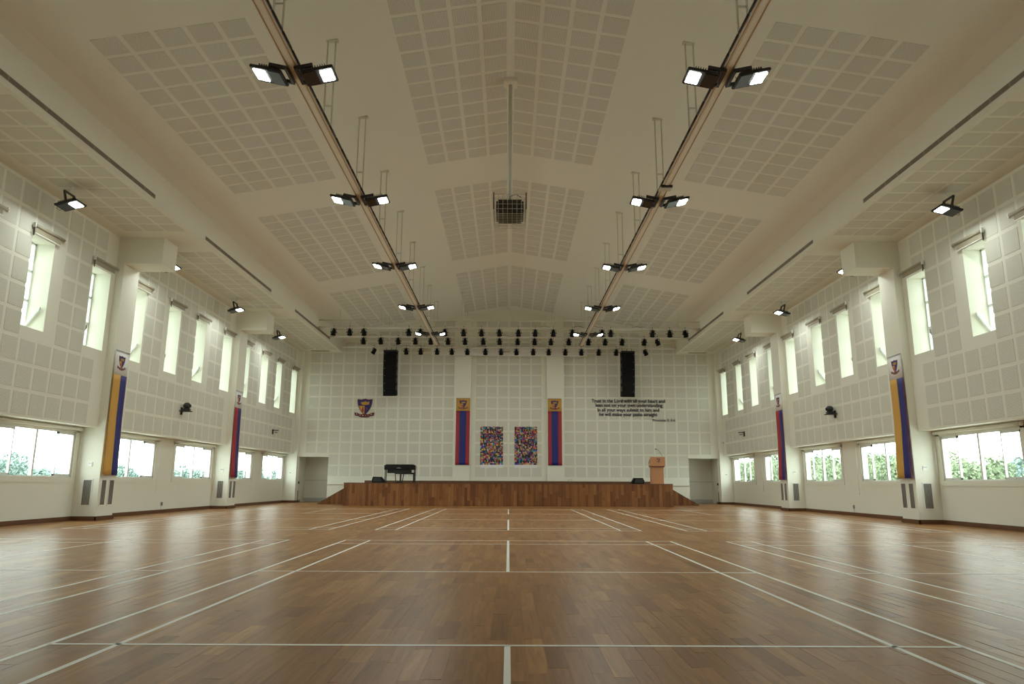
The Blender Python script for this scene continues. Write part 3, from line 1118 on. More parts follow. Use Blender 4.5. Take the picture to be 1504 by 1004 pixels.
# ------------------------------------------------------------------ stage lighting bars and spotlights
BARS = [('front', 33.20, 8.40), ('middle', 35.42, 8.42), ('rear', 37.45, 8.26)]
for nm, by, bz in BARS:
    hx = 9.22 if nm != 'rear' else 9.05
    t = thing('lighting_bar', f'{nm} of the three white pipe bars carrying the stage spotlights', 'lighting bar', (0, by, bz), 0, 'stage lighting bars')
    MB().tube([(-hx, 0, 0), (hx, 0, 0)], 0.045, 10).build('main_pipe', 'pipe_white', t)
    MB().tube([(-hx, 0.05, 0.36), (hx, 0.05, 0.36)], 0.028, 8).build('upper_pipe', 'pipe_white', t)
    MB().tube([(-hx, 0.1, -0.03), (hx, 0.1, -0.03)], 0.02, 6).build('cable_conduit', 'rail_cream', t)
    lp = random.Random(len(nm))
    for q in range(5):
        x = lp.uniform(-7, 7)
        MB().tube([(x - 0.28, 0.02, 0.04), (x - 0.15, 0.02, 0.09), (x, 0.02, 0.11), (x + 0.14, 0.02, 0.07), (x + 0.3, 0.02, 0.04)], 0.007, 5).build('cable_loop', 'cable_black', t)
    for x in (-8.2, -6.2, -4.1, -2.3, 0.03, 2.2, 4.4, 6.4, 8.2):
        zt = Z_RIDGE - SLOPE * abs(x) - bz
        MB().tube([(x, 0.03, 0.0), (x, 0.03, zt)], 0.010, 5).build('drop_rod', 'rod_white', t)


def spot_proto():
    r = thing('stage_spotlight', 'x', 'spotlight')
    MB().box(-0.02, 0.02, -0.03, 0.03, -0.09, 0.07).build('clamp', 'black', r)
    y = MB()
    y.box(-0.128, -0.114, -0.015, 0.015, -0.27, -0.075).box(0.114, 0.128, -0.015, 0.015, -0.27, -0.075).box(-0.128, 0.128, -0.015, 0.015, -0.09, -0.07)
    y.build('yoke', 'black', r, weld=True)
    # can: lathe about an axis tipped down to the stage
    prof = [(-0.17, 0.02), (-0.165, 0.06), (-0.09, 0.09), (0.0, 0.105), (0.10, 0.105), (0.11, 0.125), (0.14, 0.125), (0.14, 0.09), (0.12, 0.0)]
    n = 14
    M = Matrix.Translation((0, 0.0, -0.25)) @ Matrix.Rotation(math.radians(-55), 4, 'X')
    vs_, fs_ = [], []
    for a, rr in prof:
        for k in range(n):
            vs_.append((rr * math.cos(2 * PI * k / n), a, rr * math.sin(2 * PI * k / n)))
    for i in range(len(prof) - 1):
        for k in range(n):
            fs_.append((i * n + k, i * n + (k + 1) % n, (i + 1) * n + (k + 1) % n, (i + 1) * n + k))
    MB().add(vs_, fs_, M=M, smooth=True).build('can', 'black_matt', r, weld=True)
    MB().box(-0.155, -0.124, -0.03, 0.03, -0.28, -0.22).build('tilt_knob', 'black', r)
    MB().box(0.124, 0.155, -0.03, 0.03, -0.28, -0.22).build('tilt_knob', 'black', r)
    return r


ROW = {
    'front': [489.9, 513.4, 534.3, 600.4, 617.4, 653.3, 680.8, 707.1, 733.4, 761.3, 786.1, 812.8, 840.5, 884.4, 896.9, 958.3, 983.5, 1006.6],
    'middle': [534.3, 559.7, 585.4, 610.4, 632.9, 658.2, 683.4, 709.7, 733.9, 760.2, 785, 809.1, 835.4, 864, 888.7, 913.3, 945.8, 965.3],
    'rear': [550.3, 597.4, 618.8, 642.6, 664.1, 686.9, 713.2, 736.3, 758.6, 783.2, 805.8, 829.9, 853.4, 878.7, 904.5, 946.9]}
TURN = {('front', 0): 0.5, ('front', 1): 0.2, ('front', 16): -0.25, ('front', 17): -0.6, ('middle', 0): 0.15, ('middle', 17): -0.9, ('rear', 0): 1.25, ('rear', 15): -1.0}
proto = spot_proto()
used = False
for nm, by, bz in BARS:
    for i, u in enumerate(ROW[nm]):
        d = fwd * 1.0 + rgt * ((u - 752) / F_PX) + upv * ((502 - 490) / F_PX)
        x = 0.0026 + d.x / d.y * by
        o = proto if not used else copy_tree(proto)
        used = True
        o.location = (round(x, 2), by, bz)
        o.rotation_euler = (0, 0, TURN.get((nm, i), random.uniform(-0.08, 0.08)))
        n_ = len(ROW[nm])
        pos = f'{ORD[i]} from the left'
        if i == 0:
            pos = 'leftmost'
        elif i == n_ - 1:
            pos = 'rightmost'
        tag(o, f'black stage spotlight on the {nm} lighting bar, {pos}', 'spotlight', f'spotlights on the {nm} lighting bar')

# projection screen case
t = thing('projection_screen', 'long white rolled up projection screen case hung high before the stage wall', 'projection screen', (0, 37.85, 7.88))
MB().bbox(-4.25, 4.25, -0.14, 0.14, 0, 0.36, 0.02).build('case', 'white_plastic', t)
MB().box(-4.2, 4.2, -0.03, 0.03, -0.03, 0.01).build('bottom_bar', 'rod_white', t)
for x in (-3.6, -2.5, 2.5, 3.6):
    MB().box(x - 0.04, x + 0.04, 0.12, 0.275 if abs(x) < 3 else 0.545, 0.20, 0.32).build('wall_bracket', 'white_plastic', t)
MB().box(-0.17, 0.05, -0.143, -0.139, 0.17, 0.20).build('logo_mark', 'red_mark', t)
MB().box(-0.24, -0.2, -0.143, -0.139, 0.165, 0.205).build('logo_dot', 'black', t)

# line array loudspeakers
for s in (-1, 1):
    t = thing('line_array_speaker', f'tall black line array loudspeaker hanging at the {side_name(s)} of the stage', 'loudspeaker', (s * 6.38, 37.36, 8.02), s * 0.10, 'line array loudspeakers')
    MB().box(-0.36, 0.36, -0.22, 0.22, -0.06, 0.03).build('flying_frame', 'black', t)
    for x in (-0.27, 0.0, 0.27):
        MB().tube([(x, 0.05, 0.02), (x, 0.07, 0.24)], 0.012, 5).build('chain', 'black', t)
    z = -0.07
    y = 0.0
    a = 0.0
    for k in range(6):
        hgt = 0.385
        M = Matrix.Translation((0, y, z)) @ Matrix.Rotation(a, 4, 'X')
        mo = MB()
        mo.prism([(-0.24, 0.004), (0.22, 0.0), (0.22, -hgt - 0.002), (-0.24, -hgt - 0.004)], -0.335, 0.335, 'x', M=M)
        c = mo.build('cabinet', 'black_matt', t)
        MB().box(-0.32, 0.32, -0.246, -0.242, -hgt + 0.02, -0.02, M=M).build('grille', 'black_matt', c)
        MB().box(s * 0.24, s * 0.27, -0.25, -0.245, -0.12, -0.09, M=M).build('status_badge', 'metal_grey', c)
        z -= hgt * math.cos(a) + 0.006
        y += -hgt * math.sin(a) * -1
        a += 0.035
    for k in range(5):
        MB().box(-s * 0.335, -s * 0.36, -0.05, 0.15, -0.2 - k * 0.42, -0.45 - k * 0.42).build('rigging_plate', 'rigging_brown', t)

# ------------------------------------------------------------------ projector in wire cage
t = thing('ceiling_projector', 'dark projector in a wire cage hanging on a pole from the ceiling ridge', 'projector', (0, 15.5, 7.10))
zt = Z_RIDGE - 7.10
MB().bbox(-0.16, 0.16, -0.16, 0.16, zt - 0.14, zt - 0.02, 0.01).build('ceiling_plate', 'rail_cream', t)
MB().tube([(0, 0, 0.5), (0, 0, zt - 0.1)], 0.045, 12).build('pole', 'rod_white', t)
b_ = MB().bbox(-0.315, 0.315, -0.36, 0.36, 0.0, 0.33, 0.04).build('body', 'projector_body', t)
for k in range(8):
    MB().box(-0.26, 0.26, -0.30 + k * 0.075, -0.27 + k * 0.075, -0.003, 0.004).build('vent_slot', 'projector_vent', b_)
for x0, x1 in ((-0.25, -0.05), (0.02, 0.12), (0.15, 0.26)):
    MB().box(x0, x1, -0.364, -0.355, 0.06, 0.26).build('connector_panel', 'projector_vent', b_)
MB().box(-0.03, 0.03, -0.03, 0.03, 0.32, 0.52).build('mount', 'metal_grey', t)
cg = MB()
x0, x1, y0, y1, z0, z1 = -0.37, 0.37, -0.42, 0.52, -0.05, 0.42
rw = 0.0055
for i in range(8):
    x = x0 + (x1 - x0) * i / 7
    cg.tube([(x, y0, z0), (x, y1, z0)], rw, 4).tube([(x, y0, z0), (x, y0, z1)], rw, 4)
for i in range(10):
    y = y0 + (y1 - y0) * i / 9
    cg.tube([(x0, y, z0), (x1, y, z0)], rw, 4).tube([(x0, y, z0), (x0, y, z1)], rw, 4).tube([(x1, y, z0), (x1, y, z1)], rw, 4)
for i in range(1, 5):
    z = z0 + (z1 - z0) * i / 4
    cg.tube([(x0, y0, z), (x1, y0, z)], rw, 4).tube([(x0, y0, z), (x0, y1, z)], rw, 4).tube([(x1, y0, z), (x1, y1, z)], rw, 4)
o = cg.build('wire_cage', 'wire', t)
o['kind'] = 'stuff'
for x in (x0, x1):
    MB().box(x - 0.012, x + 0.012, y0 - 0.012, y0 + 0.012, 0.06, 0.46).build('cage_hanger', 'black', t)
MB().tube([(0.0, -0.05, 0.52), (0.15, -0.3, 0.47), (0.25, -0.38, 0.36)], 0.008, 5).build('cable', 'cable_black', t)


# ------------------------------------------------------------------ crest
def shield_poly(w, h, inset=0.0):
    w2 = w / 2 - inset
    top = h / 2 - inset
    P = [(-w2, top - 0.02 * h), (-w2 * 0.5, top - 0.06 * h), (0, top), (w2 * 0.5, top - 0.06 * h), (w2, top - 0.02 * h)]
    R_ = []
    for k in range(1, 9):
        t = k / 8
        R_.append((w2 * (1 - t ** 2.4), top - 0.02 * h - (h - 0.02 * h - 2 * inset) * t))
    R_[-1] = (0, R_[-1][1])
    Lf = [(-x, z) for x, z in R_[:-1]][::-1]
    return P + R_ + Lf


def crest_pieces(W):
    """pieces (name, material, polygon, depth layer) of a crest W wide, centred on the shield; local x right, z up"""
    w, h = W * 0.76, W * 0.86
    i = W * 0.05
    out = [('shield_rim', 'maroon', shield_poly(w, h), 0)]
    inner = shield_poly(w, h, i)

    def clip(poly, f):
        res = []
        n = len(poly)
        for k in range(n):
            p, q = poly[k], poly[(k + 1) % n]
            fp, fq = f(p), f(q)
            if fp >= 0:
                res.append(p)
            if fp * fq < 0:
                t = fp / (fp - fq)
                res.append((p[0] + (q[0] - p[0]) * t, p[1] + (q[1] - p[1]) * t))
        return res
    zc = h * 0.08
    g = W * 0.008
    out.append(('chief', 'navy', clip(inner, lambda p: p[1] - zc - g), 1))
    low_ = clip(inner, lambda p: zc - g - p[1])
    out.append(('gold_quarter', 'gold', clip(low_, lambda p: -g - p[0]), 1))
    out.append(('blue_quarter', 'navy', clip(low_, lambda p: p[0] - g), 1))
    a = W * 0.24
    out.append(('chief_charge', 'gold_dark', [(-a, zc + 0.11 * h), (-a * 0.4, zc + 0.08 * h), (-a * 0.9, zc + 0.05 * h), (0, zc + 0.04 * h), (a * 0.7, zc + 0.05 * h), (a * 1.1, zc + 0.10 * h), (a * 0.8, zc + 0.14 * h), (a * 1.1, zc + 0.24 * h), (a * 0.5, zc + 0.21 * h),
                                              (a * 0.1, zc + 0.27 * h), (-a * 0.2, zc + 0.21 * h), (-a * 1.0, zc + 0.22 * h), (-a * 0.6, zc + 0.15 * h)], 2))
    out.append(('flame', 'red', [(-W * 0.09, -0.30 * h), (-W * 0.15, -0.16 * h), (-W * 0.11, -0.08 * h), (-W * 0.10, 0.03 * h), (-W * 0.055, -0.05 * h), (-W * 0.06, -0.14 * h), (-W * 0.03, -0.20 * h), (-W * 0.04, -0.28 * h)], 2))
    out.append(('scroll_charge', 'red', [(W * 0.05, -0.01 * h), (W * 0.12, -0.06 * h), (W * 0.15, -0.12 * h), (W * 0.09, -0.19 * h), (W * 0.06, -0.18 * h), (W * 0.12, -0.12 * h), (W * 0.08, -0.07 * h), (W * 0.04, -0.05 * h)], 2))
    zb = -h * 0.42
    r = W * 0.09
    out.append(('ribbon', 'maroon', [(-W * 0.5, zb + r * 1.0), (-W * 0.30, zb + r * 0.55), (-W * 0.30, zb + 0.1 * r), (0, zb - r * 0.1), (W * 0.30, zb + 0.1 * r), (W * 0.30, zb + r * 0.55), (W * 0.5, zb + r * 1.0),
                                     (W * 0.47, zb - r * 0.75), (W * 0.26, zb - r * 1.1), (W * 0.22, zb - r * 1.6), (0, zb - r * 1.8), (-W * 0.22, zb - r * 1.6), (-W * 0.26, zb - r * 1.1), (-W * 0.47, zb - r * 0.75)], 3))
    for k, x in enumerate((-0.38, -0.2, -0.06, 0.07, 0.2, 0.36)):
        dz = -r * 0.85 + (abs(x) / 0.38) ** 2 * r * 0.9
        wd = W * (0.022 if k != 1 else 0.04)
        out.append(('ribbon_letter', 'cloth_white' if k in (0, 5, 2) else 'gold', [(W * x - wd, zb + dz - 0.22 * r), (W * x + wd, zb + dz - 0.22 * r), (W * x + wd, zb + dz + 0.22 * r), (W * x - wd, zb + dz + 0.22 * r)], 4))
    return out


def crest_single(W, t, name, parent, M):
    mb = MB()
    for nm, mt, poly, lay in crest_pieces(W):
        mb.prism(poly, -t * (lay + 1), 0 if lay == 0 else -t * lay * 0.2, 'y', mt, M=M)
    o = mb.build(name, None, parent)
    o['label'] = 'shield emblem in maroon, gold and navy'
    return o


t = thing('school_crest', 'large maroon, gold and navy shield crest with ribbon on the stage wall', 'crest', (-7.87, Y_BACK - 0.012, 5.09))
for nm, mt, poly, lay in crest_pieces(1.08):
    MB().prism(poly, -0.02 * (lay + 1), 0 if lay in (0, 3) else -0.02 * lay, 'y').build(nm, mt, t)


# ------------------------------------------------------------------ banners
def cloth(x0, x1, z0, z1, fn, mt, name, parent, nx_=6, nz_=16, th=0.004):
    V, Fc = [], []
    for side in (0, 1):
        for i in range(nx_ + 1):
            for j in range(nz_ + 1):
                x = x0 + (x1 - x0) * i / nx_
                z = z0 + (z1 - z0) * j / nz_
                V.append((x, -fn(x, z) + (th if side else 0), z))
    n1 = (nx_ + 1) * (nz_ + 1)

    def I(s_, i, j):
        return s_ * n1 + i * (nz_ + 1) + j
    for i in range(nx_):
        for j in range(nz_):
            Fc.append((I(0, i, j), I(0, i + 1, j), I(0, i + 1, j + 1), I(0, i, j + 1)))
            Fc.append((I(1, i, j), I(1, i, j + 1), I(1, i + 1, j + 1), I(1, i + 1, j)))
    for i in range(nx_):
        for j in (0, nz_):
            Fc.append((I(0, i, j), I(0, i + 1, j), I(1, i + 1, j), I(1, i, j)))
    for j in range(nz_):
        for i in (0, nx_):
            Fc.append((I(0, i, j), I(0, i, j + 1), I(1, i, j + 1), I(1, i, j)))
    mb = MB()
    mb.add(V, Fc, smooth=True)
    return mb.build(name, mt, parent)


# side wall banners: local x to the viewer's right, front towards local -Y
for s in (-1, 1):
    for k, (c1_, lab) in enumerate((('gold', 'gold and blue'), ('red', 'red and blue'))):
        yc = 20.22 + k * 9.07 + (0.0 if s < 0 else 0.0)
        t = thing('wall_banner', f'long {lab} banner with white crest panel on the {side_name(s)} wall pillar', 'banner', (s * (X_PIL - 0.02), yc, 1.23), (PI / 2 if s < 0 else -PI / 2), 'crest banners on the side pillars')
        w = 0.35

        def wav(x, z, s=s, k=k):
            return 0.03 + 0.05 * max(0, 1 - z / 1.6) + 0.012 * math.sin(x * 16 + z * 1.1 + k + s) * max(0, 1 - z / 3.3)

        def shear(z):
            return 0
        cloth(-w, w, 2.84, 3.53, lambda x, z: 0.03, 'cloth_white', 'header_panel', t, 2, 2)
        cloth(-w, 0.03, 0, 2.84, wav, c1_, 'left_stripe', t)
        cloth(0.03, w - 0.012, 0, 2.84, wav, 'royal', 'right_stripe', t)
        cloth(w - 0.012, w, 0, 2.84, wav, 'red', 'edge_piping', t, 1, 16)
        MB().tube([(-w - 0.01, -0.03, 3.53), (w + 0.01, -0.03, 3.53)], 0.012, 6).build('top_rod', 'metal_grey', t)
        MB().tube([(-w - 0.01, -wav(0, 0), 0.0), (w + 0.01, -wav(0, 0), 0.0)], 0.012, 6).build('bottom_rod', 'metal_grey', t)
        crest_single(0.44, 0.0012, 'crest', t, Matrix.Translation((0, -0.031, 3.21)))

for s in (-1, 1):
    t = thing('stage_banner', f'narrow red and blue banner with gold crest panel, {side_name(s)} of the colourful pictures', 'banner', (s * 2.485, 38.115, 1.99), 0, 'banners on the stage wall')
    w = 0.375

    def wav2(x, z, s=s):
        return 0.02 + 0.008 * math.sin(x * 25 + z * 3 * s) * max(0, 1 - z / 2.9)
    cloth(-w, w, 2.89, 3.58, lambda x, z: 0.02, 'gold', 'header_panel', t, 2, 2)
    cloth(-w, -0.18, 0, 2.89, wav2, 'red', 'left_stripe', t, 4)
    cloth(-0.18, 0.18, 0, 2.89, wav2, 'royal', 'centre_stripe', t, 4)
    cloth(0.18, w, 0, 2.89, wav2, 'red', 'right_stripe', t, 4)
    MB().tube([(-w, -0.02, 3.58), (w, -0.02, 3.58)], 0.012, 6).build('top_rod', 'metal_grey', t)
    MB().tube([(-w, -0.02, 0), (w, -0.02, 0)], 0.012, 6).build('bottom_rod', 'metal_grey', t)
    crest_single(0.52, 0.0015, 'crest', t, Matrix.Translation((0, -0.021, 3.25)))

# patchwork pictures
for s in (-1, 1):
    t = thing('patchwork_poster', f'colourful patchwork poster of small squares, {side_name(s)} one of the pair above the stage', 'poster', (s * 0.925, Y_BACK - 0.012, 1.86), 0, 'patchwork posters')
    w = 0.615
    me = bpy.data.meshes.new('print')
    z0, z1 = 0.16, 2.20
    V = [(-w, -0.02, z0), (w, -0.02, z0), (w, -0.02, z1), (-w, -0.02, z1), (-w, 0, z0), (w, 0, z0), (w, 0, z1), (-w, 0, z1)]
    me.from_pydata(V, [], [(0, 1, 2, 3), (0, 4, 5, 1), (1, 5, 6, 2), (2, 6, 7, 3), (3, 7, 4, 0)])
    ul = me.uv_layers.new(name='UVMap')
    for lp in me.loops:
        c = V[lp.vertex_index]
        ul.data[lp.index].uv = (c[0] + 5 + s * 2.37, c[2] + 5)
    me.materials.append(MATS['patchwork'])
    link('print', me, t)
    MB().box(-w, w, -0.012, 0, 0.0, 0.16).build('white_border', 'cloth_white', t)
    pts = [(x * 0.80, -0.022, z * 0.98 + 1.16) for x, z in shield_poly(1.15, 1.35)]
    MB().tube(pts + [pts[0]], 0.022, 4).build('shield_outline', 'black', t)
    for k in range(7):
        x = -0.42 + k * 0.14
        MB().box(x - 0.045, x + 0.045, -0.024, -0.018, 0.30 + 0.01 * (k % 2), 0.39).build('printed_letter', 'black', t)
    for k in range(4):
        x = -0.2 + k * 0.13
        MB().box(x - 0.04, x + 0.04, -0.024, -0.018, 1.95, 2.10).build('printed_letter', 'black', t)

# ------------------------------------------------------------------ wall quotation
t = thing('wall_quotation', 'dark navy scripture lettering in four lines on the right of the stage wall', 'lettering', (6.5, Y_BACK - 0.012, 4.3))
LINES = [('Trust in the Lord with all your heart and', 4.52, 8.54, 5.47), ('lean not on your own understanding', 4.74, 8.40, 5.235), ('In all your ways submit to him and', 4.84, 8.21, 4.98), ('he will make your paths straight', 4.94, 8.10, 4.735), ('Proverbs 3: 5-6', 7.83, 9.07, 4.43)]
dg = bpy.context.evaluated_depsgraph_get()
for txt, x0, x1, zc in LINES:
    cu = bpy.data.curves.new('text', 'FONT')
    cu.body = txt
    cu.size = 0.30
    cu.extrude = 0.008
    cu.offset = 0.0035 if zc > 4.5 else 0.003
    cu.resolution_u = 3
    to = bpy.data.objects.new('text', cu)
    COL.objects.link(to)
    bpy.context.view_layer.update()
    dg = bpy.context.evaluated_depsgraph_get()
    me = bpy.data.meshes.new_from_object(to.evaluated_get(dg))
    bpy.data.objects.remove(to)
    xs = [v.co.x for v in me.vertices]
    wx = max(xs) - min(xs)
    sx = (x1 - x0) / wx
    sz = 0.92 if zc > 4.5 else 0.62
    for v in me.vertices:
        X, Yv, Zv = v.co
        v.co = (x0 + (X - min(xs)) * sx - 6.5, -0.02 - Zv, zc - 4.3 + (Yv - 0.075) * sz)
    me.materials.clear()
    me.materials.append(MATS['letter_navy'])
    o = link('text_line', me, t)

# ------------------------------------------------------------------ on the stage
# digital piano seen from the back
t = thing('stage_piano', 'black upright digital piano standing on the stage with its back to the hall', 'piano', (-5.28, 34.9, SZ))
MB().bbox(-0.76, 0.76, -0.22, 0.22, 0.62, 0.85, 0.02).build('case', 'black_gloss', t)
MB().bbox(-0.69, 0.66, -0.20, 0.20, 0.84, 0.885, 0.01).build('lid', 'black_gloss', t)
MB().prism([(-0.62, 0.63), (0.55, 0.63), (0.55, 0.50), (0.40, 0.42), (-0.20, 0.42), (-0.28, 0.46), (-0.62, 0.46)], -0.10, 0.10, 'y').build('lower_panel', 'black', t)
for x in (-0.71, 0.71):
    for yy in (-0.17, 0.17):
        MB().box(x - 0.018, x + 0.018, yy - 0.018, yy + 0.018, 0, 0.63).build('leg', 'black', t)
MB().tube([(-0.25, 0.05, 0.45), (-0.22, 0.05, 0.02)], 0.022, 6).build('pedal_post', 'black', t)
MB().tube([(0.16, 0.05, 0.45), (0.10, 0.05, 0.02)], 0.022, 6).build('pedal_post', 'black', t)
MB().bbox(-0.22, 0.12, -0.02, 0.14, 0, 0.06, 0.01).build('pedal_box', 'black', t)
MB().box(-0.16, 0.06, -0.2235, -0.219, 0.69, 0.715).build('maker_lettering', 'metal_grey', t)
MB().prism([(-0.075, 0.725), (-0.025, 0.725), (-0.05, 0.77)], -0.2235, -0.219, 'y').build('maker_emblem', 'metal_grey', t)
t = thing('piano_bench', 'black piano bench behind the digital piano', 'bench', (-5.05, 35.7, SZ))
MB().bbox(-0.38, 0.38, -0.17, 0.17, 0.42, 0.50, 0.02).build('seat', 'black', t)
for x in (-0.33, 0.33):
    for yy in (-0.13, 0.13):
        MB().box(x - 0.02, x + 0.02, yy - 0.02, yy + 0.02, 0, 0.43).build('leg', 'black', t)

# floor monitors
for s, xx in ((-1, -6.2), (1, 6.17)):
    t = thing('stage_monitor', f'black wedge floor monitor on the {side_name(s)} side of the stage', 'loudspeaker', (xx, 34.45, SZ), 0, 'wedge monitors on the stage')
    sl = s
    MB().prism([(-sl * 0.30, 0.0), (sl * 0.31, 0.0), (sl * 0.33, 0.14), (sl * 0.26, 0.28), (-sl * 0.14, 0.28)] if s > 0 else [(0.33, 0), (-0.31, 0), (-0.33, 0.14), (-0.28, 0.29), (0.08, 0.28)], -0.2, 0.2, 'y').build('cabinet', 'black_matt', t)
    MB().prism([(-0.14, 0.05), (0.28, 0.05), (0.27, 0.24), (-0.10, 0.24)] if s > 0 else [(-0.28, 0.05), (0.16, 0.05), (0.06, 0.25), (-0.25, 0.25)], -0.206, -0.198, 'y').build('grille', 'black_body', t)

# lectern
t = thing('lectern', 'tan wooden lectern with dark red band and crest at the right of the stage', 'lectern', (7.11, 34.25, SZ))
MB().bbox(-0.29, 0.28, -0.20, 0.24, 0, 0.80, 0.006).build('body', 'lectern_wood', t)
MB().prism([(-0.30, 0.84), (-0.30, 1.27), (0.18, 1.06), (0.26, 1.02), (0.26, 0.84)], -0.345, 0.345, 'x').build('desk_box', 'lectern_wood', t)
MB().bbox(-0.33, 0.33, -0.26, 0.25, 0.785, 0.85, 0.006).build('neck_band', 'lectern_dark', t)
MB().bbox(-0.365, -0.345, -0.05, 0.0, 0.88, 0.96, 0.004).build('switch', 'white_plastic', t)
crest_single(0.20, 0.0012, 'crest', t, Matrix.Translation((0.03, -0.301, 1.11)))
t = thing('gooseneck_microphone', 'thin black gooseneck microphone rising from the lectern', 'microphone', (7.38, 34.15, SZ + 1.18))
MB().tube([(0, 0, 0), (-0.02, 0, 0.14), (-0.10, 0, 0.30), (-0.20, 0, 0.43), (-0.27, 0, 0.46)], 0.008, 6).build('gooseneck', 'black', t)
MB().tube([(-0.26, 0, 0.46), (-0.34, 0, 0.46)], [0.018, 0.022], 8).build('capsule', 'black', t)
MB().tube([(0, 0, -0.06), (0, 0, 0.01)], 0.025, 8).build('socket', 'black', t)

# ------------------------------------------------------------------ fittings on pillars and walls
for s in (-1, 1):
    sn = side_name(s)
    for k in (0, 1):
        y0 = P1 + k * PITCHB
        pl = 'nearest' if k == 0 else 'second'

        def vent(name, label, loc, rot, w, h, nsl):
            g = thing(name, label, 'air vent', loc, rot, 'pillar air vents')
            MB().box(-w / 2 - 0.035, w / 2 + 0.035, -0.012, 0, -h / 2 - 0.04, h / 2 + 0.04).build('frame', 'white_plastic', g)
            MB().box(-w / 2, w / 2, -0.014, -0.011, -h / 2, h / 2).build('backing', 'grille_dark', g)
            for q in range(nsl):
                xx = -w / 2 + w * (q + 0.5) / nsl
                MB().box(xx - 0.007, xx + 0.007, -0.026, -0.012, -h / 2, h / 2).build('slat', 'grille_grey', g)
        vent('pillar_vent', f'single white framed vent on the camera side of the {pl} {sn} pillar', (s * 11.62, y0, 0.755), 0, 0.22, 0.67, 6)
        rot = PI / 2 if s < 0 else -PI / 2
        vent('pillar_vent', f'narrow vent low on the hall face of the {pl} {sn} pillar, nearer the camera', (s * X_PIL, y0 + 0.235, 0.755), rot, 0.20, 0.67, 5)
        vent('pillar_vent', f'narrow vent low on the hall face of the {pl} {sn} pillar, nearer the stage', (s * X_PIL, y0 + 0.625, 0.755), rot, 0.20, 0.67, 5)
    for k in (0, 1, 2):
        y0 = P1 + k * PITCHB
        g = thing('wall_control', f'small white control panel on the {["nearest", "second", "far corner"][k]} {sn} pillar', 'control panel', (s * 11.61, y0, 1.52), 0, 'control panels on the pillars')
        MB().bbox(-0.07, 0.07, -0.02, 0, -0.06, 0.06, 0.006).build('cover', 'white_plastic', g)
        MB().box(-0.05, 0.05, -0.023, -0.019, 0.0, 0.045).build('display', 'grille_grey', g)
    # cameras
    rot = PI / 2 if s < 0 else -PI / 2
    g = thing('wall_camera', f'black pan and tilt camera on a shelf bracket, middle of the {sn} wall', 'camera', (s * X_PAN, 24.78, 3.50), rot, 'pan and tilt cameras')
    MB().bbox(-0.16, 0.16, -0.34, 0, -0.03, 0.0, 0.006).build('shelf', 'black', g)
    MB().box(-0.03, 0.03, -0.05, 0, -0.14, 0.12).build('wall_arm', 'black', g)
    MB().bbox(-0.11, 0.11, -0.30, -0.08, 0.0, 0.08, 0.02).build('base', 'black_body', g)
    MB().tube([(0.0, -0.30, 0.17), (0, -0.25, 0.17), (0, -0.14, 0.17), (0, -0.08, 0.17)], [0.07, 0.115, 0.115, 0.06], 12).build('head', 'black_body', g)
    MB().tube([(0.0, -0.33, 0.17), (0, -0.29, 0.17)], 0.05, 10).build('lens', 'black_gloss', g)
    g = thing('wall_camera', f'small black camera bracket on the {sn} wall near the stage', 'camera', (s * X_PAN, 34.53, 3.46), rot, 'small wall cameras')
    MB().box(-0.06, 0.06, -0.05, 0, -0.12, 0.12).build('wall_plate', 'black', g)
    MB().box(-0.02, 0.02, -0.30, -0.04, 0.05, 0.09).build('arm', 'black', g)
    MB().bbox(-0.05, 0.05, -0.26, -0.12, -0.06, 0.0, 0.01).build('head', 'metal_grey', g)
    # outlets
    g = thing('wall_outlet', f'small wall outlet with cord cover above the skirting of the {sn} wall', 'outlet', (s * X_OUT, 24.95, 0.30), rot, 'wall outlets')
    MB().bbox(-0.05, 0.05, -0.03, 0, -0.06, 0.06, 0.006).build('cover', 'metal_grey', g)
    MB().box(-0.012, 0.012, -0.02, 0, -0.19, -0.06).build('cord_cover', 'white_plastic', g)
g = thing('wall_outlet', 'tiny pale socket box low on the stage wall, right of the banner', 'outlet', (3.3, Y_BACK, 1.23), 0)
MB().bbox(-0.11, 0.11, -0.04, 0, -0.04, 0.04, 0.008).build('cover', 'ledge_wood', g)
MB().box(-0.07, 0.07, -0.043, -0.039, -0.02, 0.02).build('socket', 'white_plastic', g)
g = thing('wall_sensor', 'small white sensor box at the far end of the right wall', 'sensor', (X_PAN, 37.85, 3.35), -PI / 2)
MB().bbox(-0.12, 0.12, -0.10, 0, -0.10, 0.12, 0.02).build('cover', 'white_plastic', g)
MB().box(-0.16, -0.12, -0.05, 0, -0.16, 0.1).build('side_clip', 'grille_grey', g)

# ------------------------------------------------------------------ outdoors
gr = MB().box(-260, 260, -120, 320, -4.3, -4.0).build('ground', 'bounce_ground')
tag(gr, 'unseen ground outside, made pale to bounce light onto the ceiling', kind='structure')


